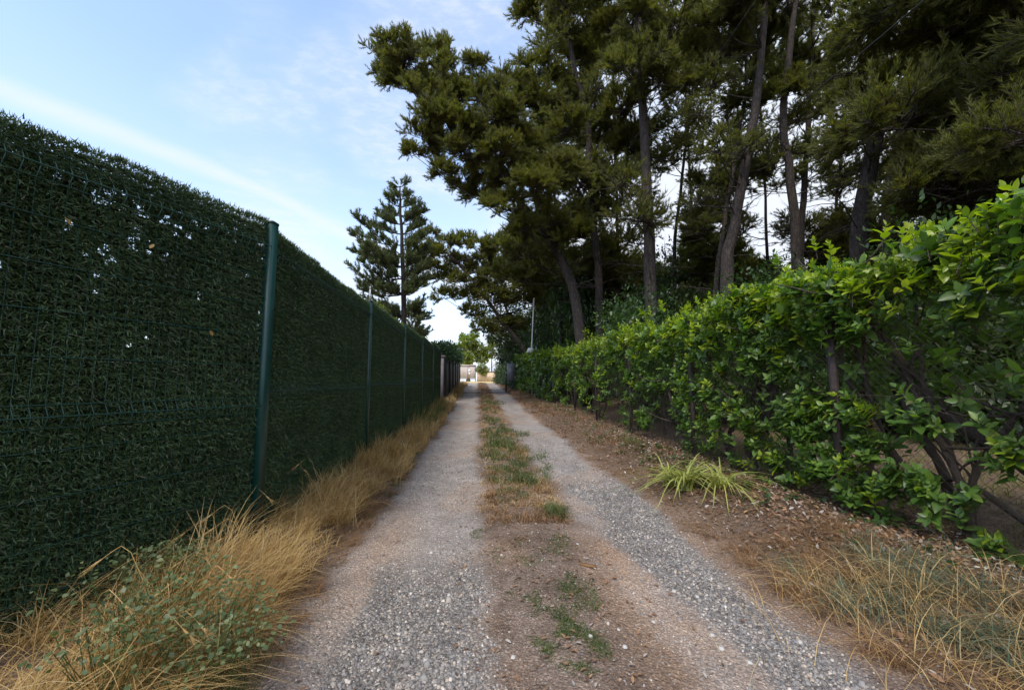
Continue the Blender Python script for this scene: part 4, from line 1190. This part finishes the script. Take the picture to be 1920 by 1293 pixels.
# ------------------------------------------------------------------ verge plants
def ground_pts(X, Y, dz=-.01): return np.stack([X, Y, ground(X, Y) + dz], 1)
def stuff(mb, name, mat, label, cat):
    return tag(mb.build(name, mat), label, cat, kind='stuff')
def grasses():
    rs = np.random.RandomState(55)
    # left: golden dry grass between fence and track
    mb = MB()
    def tufts(nt_, ya, yb, xa, xb, per, H, W, outr, lean=None, seg=3, pw=1.0, wave=True):
        Yc = ya + (yb - ya) * rs.rand(nt_) ** pw; Xc = rs.uniform(xa, xb, nt_)
        k = np.repeat(np.arange(nt_), per); n = len(k)
        th = H * rs.uniform(.55, 1.15, nt_) * (.25 + 1.5 * fbm(Yc * 2.2, Xc * 2, 77, 2))
        X = Xc[k] + rs.normal(0, .03, n); Y = Yc[k] + rs.normal(0, .03, n)
        az = rs.rand(n) * 6.28
        if lean is not None: az = np.where(rs.rand(n) < .4, lean + 2.2 * (fbm(X * 2.5, Y * 2.5, 78, 2) - .5) * 3 + rs.normal(0, .6, n), az)
        h = th[k] * rs.uniform(.4, 1.1, n)
        return blades(ground_pts(X, Y), az, h, rs.uniform(*outr, n), W * rs.uniform(.6, 1.4, n), seg, rs)
    mb.add(*tufts(260, 1.0, 5.2, -1.42, -1.0, 34, .34, .0032, (.3, 1.3), 0.0, 4))
    mb.add(*tufts(420, 4.8, 16, -1.4, -.88, 24, .40, .006, (.2, 1.1), 0.0, 3, 1.4))
    mb.add(*tufts(90, 1.15, 2.3, -1.35, -.98, 30, .26, .0028, (.6, 1.7), 0.2, 4))
    mb.add(*tufts(420, 3.8, 14, .06, .80, 14, .09, .0042, (.6, 2.6), None, 3, 1.2))
    n = 130; mb.add(*blades(ground_pts(rs.uniform(-1.6, -1.0, n), rs.uniform(1.2, 2.2, n)), rs.normal(0, 1.0, n), rs.uniform(.35, .6, n), rs.uniform(.5, 1.3, n), np.full(n, .0034), 5, rs))
    mb.add(*tufts(130, 1.0, 3.2, -2.4, -1.3, 26, .30, .003, (.3, 1.4), 0.0, 4))
    mb.add(*tufts(140, 16, 36, -1.3, -.8, 16, .35, .014, (.2, .9), 0.0, 2))
    stuff(mb, 'dry_grass', M['dry'], 'long golden dry grass growing along the foot of the green fence', 'grass')
    mb = MB()
    mb.add(*tufts(300, 1.0, 6, -1.15, -.84, 24, .13, .003, (.5, 2.2), 0.0, 3))
    mb.add(*tufts(800, 2.0, 8.0, 1.68, 2.9, 14, .08, .0032, (.8, 3.2), 3.1, 3))
    mb.add(*tufts(260, 1.2, 2.8, 1.7, 2.7, 26, .17, .0028, (.5, 1.8), 3.1, 4))
    mb.add(*tufts(520, 3.4, 16, .08, .80, 20, .10, .005, (.4, 1.8), None, 2, 1.3)); mb.add(*tufts(420, 14, 40, .1, .8, 14, .13, .014, (.3, 1.4), None, 2)); mb.add(*tufts(420, 12, 34, 1.75, 2.5, 12, .14, .013, (.4, 1.6), None, 2))
    mb.add(*tufts(520, 1.2, 4.6, .0, .85, 10, .03, .0024, (.8, 4), None, 2))
    mb.add(*tufts(500, 7, 30, 1.75, 2.95, 12, .12, .009, (.5, 1.8), 3.1, 2, 1.2))
    stuff(mb, 'brown_grass', M['drydull'], 'short brown dead grass on the verge and the middle strip of the lane', 'grass')
    mb = MB()
    def patch(px, py, rp, per, H, W, rx=1.0):
        d = P(px, py, 1.0) - [0, 0, EYE]; tt = (float(rise(5)) * 0 - EYE) / d[2]; x, y = d[0] * tt, d[1] * tt
        r = 1.5 * rp * y / FPX; n = int(per * (1.6 if y < 3.5 else 1.2)); H = H * (2.2 if H < .03 else 1.0); W = W * 1.3
        a_ = rs.rand(n) * 6.28; q = r * 1.25 * rs.rand(n) ** .55
        X = x + np.cos(a_) * q * rx; Y = y + np.sin(a_) * q * 1.6
        kk = rs.rand(n) < sstep(.42, .58, fbm(X * 9 / max(1, y / 3), Y * 6 / max(1, y / 3), 31, 3)); X, Y = X[kk], Y[kk]; n = len(X)
        return blades(ground_pts(X, Y), rs.rand(n) * 6.28, H * rs.uniform(.4, 1.2, n), rs.uniform(.3, 1.6, n), W * rs.uniform(.6, 1.4, n), 3, rs)
    for a_ in [(960, 850, 34, 1300, .15, .005), (945, 820, 26, 900, .17, .007), (970, 895, 32, 1100, .13, .004), (958, 935, 18, 500, .10, .004), (1000, 875, 18, 500, .10, .004), (1040, 965, 12, 420, .12, .0035), (925, 770, 14, 500, .15, .012),
               (898, 1003, 8, 220, .035, .003), (1055, 1018, 12, 220, .02, .003), (960, 1040, 22, 600, .014, .003), (1000, 1035, 22, 500, .012, .003), (1040, 1050, 16, 400, .014, .003), (1045, 1095, 20, 500, .016, .003), (1085, 1115, 22, 600, .016, .003),
               (985, 1130, 18, 400, .018, .003), (1000, 1090, 18, 300, .014, .003), (1070, 1200, 34, 1300, .016, .0028), (1040, 1190, 24, 700, .018, .0028), (1100, 1215, 18, 400, .015, .003)]:
        mb.add(*patch(*a_))
    mb.add(*tufts(260, 4.6, 20, .2, .65, 18, .15, .009, (.3, 1.2), None, 2, 1.3)); mb.add(*tufts(160, 4, 24, 2.1, 3.0, 14, .16, .010, (.3, 1.4), None, 2, 1.3))
    mb.add(*tufts(70, 8, 14, -1.35, -1.0, 16, .5, .012, (.2, .7), None, 3))
    mb.add(*tufts(50, 3.4, 7.5, -1.3, -.85, 14, .16, .006, (.3, 1.2), None, 3))
    mb.add(*tufts(60, 3, 9, 2.3, 3.0, 10, .10, .007, (.4, 1.4), None, 3))
    stuff(mb, 'green_grass', M['green'], 'patches of low green grass on the middle strip of the lane', 'grass')
    mb = MB()
    for _ in range(46):
        x, y = rs.normal(2.28, .22), rs.normal(1.95, .36)
        n = 46; X = x + rs.normal(0, .04, n); Y = y + rs.normal(0, .04, n)
        mb.add(*blades(ground_pts(X, Y), rs.rand(n) * 6.28, .20 * rs.uniform(.5, 1.2, n), rs.uniform(.3, 1.7, n), .0030 * rs.uniform(.6, 1.3, n), 4, rs))
    stuff(mb, 'bluish_grass', M['blue'], 'soft grey green grass at the lower right edge of the lane', 'grass')
    mb = MB()
    n = 900; X = rs.normal(2.15, .3, n); Y = rs.uniform(1.2, 2.3, n)
    mb.add(*blades(ground_pts(X, Y), rs.rand(n) * 6.28, .30 * rs.uniform(.5, 1.2, n), rs.uniform(.5, 1.7, n), .003 * rs.uniform(.6, 1.3, n), 4, rs))
    stuff(mb, 'straw', M['dry'], 'pale straw stalks mixed into the grey green grass at lower right', 'grass')
    mb = MB()
    mb.add(*tufts(500, .4, 10, 3.3, 9, 14, .16, .006, (.3, 1.6), None, 2)); mb.add(*tufts(500, .4, 7, 3.2, 5.5, 22, .13, .004, (.3, 1.8), None, 3))
    stuff(mb, 'shade_grass', M['shadegrass'], 'dull olive grass growing in the shade behind the hedge', 'grass')
    # barley-like seed heads leaning out of the near grass on the left
    ears = MB()
    for (px, py, Y, sg) in [(395, 965, 2.35, -1), (400, 990, 2.3, -1), (415, 1010, 2.3, -1), (188, 1050, 1.75, -1), (335, 1055, 2.0, -1), (345, 1000, 2.2, -1), (430, 1080, 1.9, 1), (230, 1130, 1.6, 1), (300, 1110, 1.7, -1), (500, 930, 2.8, 1), (570, 880, 3.4, 1), (560, 870, 3.3, -1), (375, 1170, 1.55, 1), (345, 1180, 1.5, 1)]:
        tip = P(px, py, Y); b_ = tip + np.array([-.22 * sg * .9, .05, 0]); b_[2] = float(ground(b_[0], b_[1]))
        top = (tip * .6 + b_ * .4); top[2] = tip[2] + .035
        q = smooth_path([b_, b_ * .75 + top * .25 + np.array([0, 0, .05]), top, tip], 9)
        ears.add(*tube(q, .0013, 3, False))
        d = unit(q[-1] - q[-2]); n = 26
        s0 = tip + d * rs.uniform(0, .035, n)[:, None]; e = s0 + unit(d + rdir(n, rs) * .28) * rs.uniform(.03, .055, n)[:, None]
        ears.add(*tri_tubes(s0, e, .0009, .0003))
        ears.add(*tube([tip - d * .005, tip + d * .015, tip + d * .04], [.002, .005, .001], 5))
    stuff(ears, 'barley_grass', M['dry'], 'drooping bearded seed heads sticking out of the grass by the near fence', 'grass')
grasses()

def weeds():
    rs = np.random.RandomState(66)
    V0, F0 = leaf_shape((0, .3, .7, 1), (0, .36, .34, 0), .05, .12)
    mb = MB(); tw = MB()
    # round-leaved trailing weed in front of the fence
    for (px, py, Y, r) in [(250, 1080, 1.75, .22), (320, 1070, 1.85, .20), (360, 1140, 1.65, .20), (280, 1150, 1.6, .2), (430, 1130, 1.75, .14), (450, 1190, 1.6, .13), (350, 1210, 1.5, .16), (200, 1190, 1.45, .14), (330, 1030, 2.1, .12)]:
        c = P(px, py, Y); n = 170
        pos = c + rdir(n, rs) * (r * rs.rand(n) ** .4)[:, None] * np.array([1.25, 1.25, .42])
        pos[:, 2] = np.maximum(pos[:, 2], ground(pos[:, 0], pos[:, 1]) + .01)
        d = rdir(n, rs) * np.array([1, 1, .4]); nn = rdir(n, rs) * .6 + np.array([0, -.2, 1])
        mb.add(*scatter(V0, F0, pos, frames(d, nn), rs.uniform(.010, .023, n)))
        g = c.copy(); g[2] = float(ground(c[0], c[1])); k = rs.randint(0, n, 40)
        tw.add(*tri_tubes(np.tile(g, (40, 1)) + rs.normal(0, .03, (40, 3)) * [1, 1, 0], pos[k], .0015, .001))
    root = tag(empty('trailing_weed', (0, 0, 0)), 'grey green round leaved weed tangled in dry grass at lower left', 'plant')
    tag(mb.build('leaves', M['weed'], root), kind='stuff'); tag(tw.build('stems', M['green'], root), kind='stuff')
    # low ivy-like seedlings on the right verge
    mb = MB()
    for _ in range(60):
        x = rs.uniform(2.35, 3.25); y = rs.uniform(1.7, 6.5); n = 12
        pos = np.array([x, y, float(ground(x, y)) + .04]) + rdir(n, rs) * .09 * rs.rand(n)[:, None]; pos[:, 2] = np.abs(pos[:, 2] - float(ground(x, y))) + float(ground(x, y))
        mb.add(*scatter(V0, F0, pos, frames(rdir(n, rs) * np.array([1, 1, .3]), rdir(n, rs) * .5 + np.array([0, 0, 1])), rs.uniform(.025, .055, n)))
    stuff(mb, 'ground_ivy', M['shrub'], 'low green ivy leaves creeping over the leaf litter below the hedge', 'ground cover')
    # leaf litter
    V1, F1 = leaf_shape((0, .35, .7, 1), (0, .20, .17, 0), .12, -.18)
    mb = MB(); n = 22000
    Y = 1.1 + 14 * rs.rand(n) ** 1.7; X = 1.7 + 1.7 * rs.rand(n) ** .7
    k = rs.rand(n) < .40 + .60 * sstep(1.9, 2.5, X); X, Y = X[k], Y[k]; n = len(X)
    az = rs.rand(n) * 6.28
    pos = ground_pts(X, Y, .006) + np.array([0, 0, 1]) * (rs.rand(n) * .02)[:, None]
    mb.add(*scatter(V1, F1, pos, frames(np.stack([np.cos(az), np.sin(az), rs.uniform(-.3, .5, n)], 1), rdir(n, rs) * .6 + np.array([0, 0, 1])), rs.uniform(.016, .05, n)))
    # sparse on the lane too
    n = 1800; X = np.where(rs.rand(n) < .75, rs.normal(.45, .3, n), rs.uniform(-.9, 1.8, n)); Y = rs.uniform(1.2, 8, n); az = rs.rand(n) * 6.28
    mb.add(*scatter(V1, F1, ground_pts(X, Y, .006), frames(np.stack([np.cos(az), np.sin(az), rs.uniform(-.1, .1, n)], 1), rdir(n, rs) * .3 + np.array([0, 0, 1])), rs.uniform(.012, .035, n)))
    stuff(mb, 'fallen_leaves', M['litter'], 'brown and grey dead leaves lying under the hedge along the right verge', 'fallen leaves')
    # twigs lying about
    mb = MB(); n = 200; X = np.where(rs.rand(n) < .7, rs.uniform(1.8, 3.1, n), rs.uniform(-.8, 1.8, n)); Y = 1.1 + 5 * rs.rand(n); az = rs.rand(n) * 6.28; L = rs.uniform(.03, .13, n)
    a_ = ground_pts(X, Y, .006); X2, Y2 = X + np.cos(az) * L, Y + np.sin(az) * L
    mb.add(*tri_tubes(a_, ground_pts(X2, Y2, .010), .0018, .001))
    stuff(mb, 'fallen_twigs', M['drydull'], 'thin dry twigs scattered on the verge and lane', 'twigs')
    V, F = box((0, 0, .008), (.10, .022, .012)); o = link('wood_sliver', mesh('wood_sliver', V, F), M['drydull'])
    d = P(1102, 1062, 1) - [0, 0, EYE]; tt = -1.14 / d[2]; o.location = (d[0] * tt, d[1] * tt, float(ground(d[0] * tt, d[1] * tt))); o.rotation_euler = (0, 0, -.5)
    tag(o, 'small flat sliver of wood lying on the stony middle strip', 'wood')
weeds()

def strap_plant():
    rs = np.random.RandomState(88)
    x, y = 2.16, 4.12
    root = tag(empty('strap_leaf_plant', (x, y, float(ground(x, y)))), 'clump of long arching strap leaves, pale yellow green, at the right edge of the lane', 'plant')
    for cx, cy_, n in ((0, 0, 85), (.28, -.12, 45), (-.1, .15, 25)):
        for k in range(n):
            az = rs.rand() * 6.28; H = rs.uniform(.36, .66); o_ = rs.uniform(.6, 1.6)
            V, F = blades(np.array([[cx + rs.normal(0, .035), cy_ + rs.normal(0, .035), -.01]]), np.array([az]), np.array([H]), np.array([o_]), np.array([rs.uniform(.017, .027)]), 7, rs, 1.5)
            V[:, 2] = np.maximum(V[:, 2], .005)
            link('leaf', mesh('leaf', V, F), M['strap'], root, True)
strap_plant()

# ------------------------------------------------------------------ small things down the lane
def small_things():
    # pole with a white lamp head on the right
    Y = 19.5; a_, b_ = P(997, 655, Y), P(1001, 568, Y); g = float(ground(a_[0], Y))
    root = tag(empty('lamp_pole', (a_[0], Y, g)), 'slim grey pole with a small white lamp box, rising behind the hedge', 'pole')
    mb = MB().add(*tube([(0, 0, 0), (0, 0, a_[2] - g), (b_[0] - a_[0], 0, b_[2] - g + .25)], .035, 8)); mb.build('shaft', M['steel'], root, True)
    V, F = box((0, 0, 0), (.30, .07, .22), 0, .01)
    V[:, 0] += V[:, 2] * .35
    o = link('lamp_head', mesh('lamp_head', V, F), M['white'], root); o.location = (-.08, -.1, a_[2] - g - .05); o.rotation_euler = (.25, 0, .2)
    V, F = box((.1, .06, .03), (.12, .10, .28), 0, .01); o = link('bracket', mesh('bracket', V, F), M['green_cap'], root); o.location = (0, -.06, a_[2] - g)
    # grey meter cabinet
    Y = 24; p = P(958, 697, Y); g = float(ground(p[0], Y))
    root = tag(empty('meter_cabinet', (p[0], Y, g)), 'grey cabinet on a post at the right edge of the lane far down', 'cabinet')
    V, F = box((0, 0, p[2] - g), (.46, .25, 1.0), 0, .01); link('case', mesh('case', V, F), M['box'], root)
    V, F = box((0, -.131, p[2] - g), (.40, .012, .92)); link('door', mesh('door', V, F), M['box'], root)
    mb = MB().add(*box((-.29, 0, .6), (.09, .09, 1.3), 0, .01)); mb.build('post', M['green_cap'], root)
    V, F = box((-.29, -.052, 1.1), (.05, .012, .05)); link('plate', mesh('plate', V, F), M['white'], root)
    # far gate
    Y = 62; a_, b_ = P(863, 711, Y), P(891, 684, Y); g = float(ground((a_[0] + b_[0]) / 2, Y)); W = b_[0] - a_[0]; H = b_[2] - g
    root = tag(empty('far_gate', ((a_[0] + b_[0]) / 2, Y, g)), 'pale pinkish metal gate in a dark frame at the end of the lane', 'gate')
    nb = 12
    for k in range(nb):
        V, F = box((-W / 2 + (k + .5) * W / nb, 0, H * .55), (W / nb - .02, .03, H * .74)); link('panel', mesh('panel', V, F), M['gatepaint'], root)
    V, F = box((0, .0, H * .965), (W, .05, H * .09)); link('top_board', mesh('top_board', V, F), M['gatepaint'], root)
    mb = MB()
    for x in (-W / 2 - .05, W / 2 + .05): mb.add(*box((x, 0, H / 2), (.10, .10, H)))
    mb.add(*box((0, -.03, H * .915), (W, .04, .05))); mb.add(*box((0, -.03, H * .14), (W, .04, .05)))
    mb.build('frame', M['green_cap'], root)
    mb = MB(); an = np.linspace(0, 2 * np.pi, 15)[:-1]
    mb.add(*tube([(W * .11, -.05, H * .66), (W * .11, -.02, H * .66)], .20, 14)); mb.add(*box((W * .11, -.04, H * .48), (.22, .03, .34)))
    mb.build('emblem', M['white'], root)
    # sunlit-coloured lawn of the gate's foot is ground; ivy clad pillar and wall to the right
    Y = 60; p = P(904, 700, Y); g = float(ground(p[0], Y))
    root = tag(empty('ivy_pillar', (p[0], Y, g)), 'square masonry pillar topped with yellow green ivy right of the far gate', 'pillar')
    mb = MB().add(*box((0, 0, .95), (1.5, 1.0, 2.0), 0, .03)); mb.build('shaft', M['stonewall'], root)
    leaf_cloud([np.array([0, -.2, 2.0]), np.array([-.5, -.3, 1.8]), np.array([.5, -.3, 1.7]), np.array([.3, -.6, 1.2]), np.array([-.1, -.55, 1.4])], [.75, .6, .6, .4, .4], 260, .2, 12).build('ivy', M['lime'], root)
    p = P(925, 700, 66); g = float(ground(p[0], 66))
    root = tag(empty('boundary_wall', (p[0] + 1.3, 66, g)), 'low pale stone wall at the end of the lane beside the ivy pillar', 'wall')
    V, F = box((0, 0, .75), (6.0, .35, 1.55)); link('masonry', mesh('masonry', V, F), M['stonewall'], root)
    V, F = box((0, 0, 1.57), (6.1, .45, .09)); link('coping', mesh('coping', V, F), M['pillar'], root)
    p = P(922, 690, 70); g = float(ground(p[0], 70))
    o = MB().add(*tube([(0, 0, 0), (0, 0, 6.0)], [.11, .08], 8)).build('utility_pole', M['bark']); o.location = (p[0], 70, g)
    tag(o, 'weathered pole standing far off behind the low wall', 'pole')
    # dark strip lying across the lane
    V, F = box((0, 0, 0), (2.7, .25, .03)); z = float(ground(.4, 22.5)) + .02
    o = link('dark_strip', mesh('dark_strip', V, F), M['dark_sheet']); o.location = (.4, 22.5, z); tag(o, 'dark strip laid across both wheel tracks far down the lane', 'drain')
    # overhead cables
    for (pa, Ya, pb, Yb, sag, lab) in (((1745, -10), 5, (1250, 395), 15, .25, 'thicker black overhead cable crossing in front of the pines at upper right'), ((1425, -10), 6, (1230, 260), 15, .2, 'thin overhead cable crossing steeply in front of the thick straight pine')):
        a_, b_ = P(*pa, Ya), P(*pb, Yb); q = []
        dirv = b_ - a_
        for u in np.linspace(-.5, 1.15, 24):
            c = a_ + dirv * u; c[2] -= sag * 4 * u * (1 - u) * .3; q.append(c)
        o = MB().add(*tube(q, .011 if 'thicker' in lab else .007, 5)).build('overhead_cable', M['cable'])
        tag(o, lab, 'cable')
small_things()

# tell the many trees and shrubs apart by where they stand
def say_where():
    marks = [(1075, 'big leaning pine'), (1120, 'slender forking pine'), (1215, 'straight thick trunk'), (1385, 'middle trunk that leans right'), (1492, 'curved trunk and its twin'), (1620, 'thick trunk at the right'), (1700, 'trunk that bends right')]
    seen = {}
    for o in sorted([o for o in bpy.data.objects if o.parent is None and o.name.split('.')[0] in ('wood_pine', 'undergrowth_shrub')], key=lambda q: q.location.y + q.location.x):
        d = np.array(o.location) + [0, 0, 1.0] - [0, 0, EYE]; zc = d @ Fv
        px = 960 + FPX * (d @ Rv) / zc if zc > .5 else 9999
        pine_ = o.name.startswith('wood'); k = o['label'].split(' growing')[0].split(' in the ')[0].split(' standing')[0].split(', seen')[0].split(' close')[0]
        if px > 1990 or px < -50:
            w_ = 'outside the picture on the right'
        else:
            m_ = min(marks, key=lambda q: abs(q[0] - px)); dx = px - m_[0]
            w_ = ('left of the ' if dx < -25 else 'right of the ' if dx > 25 else 'behind the ') + m_[1]
            if px > 1780: w_ = 'close to the right edge of the picture'
            if px < 1000: w_ = 'beside the lane far down'
        c_ = seen.get((pine_, w_), 0); seen[(pine_, w_)] = c_ + 1
        if 'tall bushy' in o['label'] or 'second tall' in o['label']: continue
        rank = ['nearest', 'second in depth', 'third in depth', 'fourth in depth', 'fifth in depth', 'sixth in depth', 'seventh in depth', 'eighth in depth', 'ninth in depth', 'tenth in depth', 'eleventh in depth', 'twelfth in depth'][min(c_, 11)]
        o['label'] = ' '.join(('%s %s, %s' % (k, w_, rank)).split()[:16])
say_where()

tot = sum(len(m.polygons) for m in bpy.data.meshes)
print('polys unique', tot, 'objects', len(bpy.data.objects))
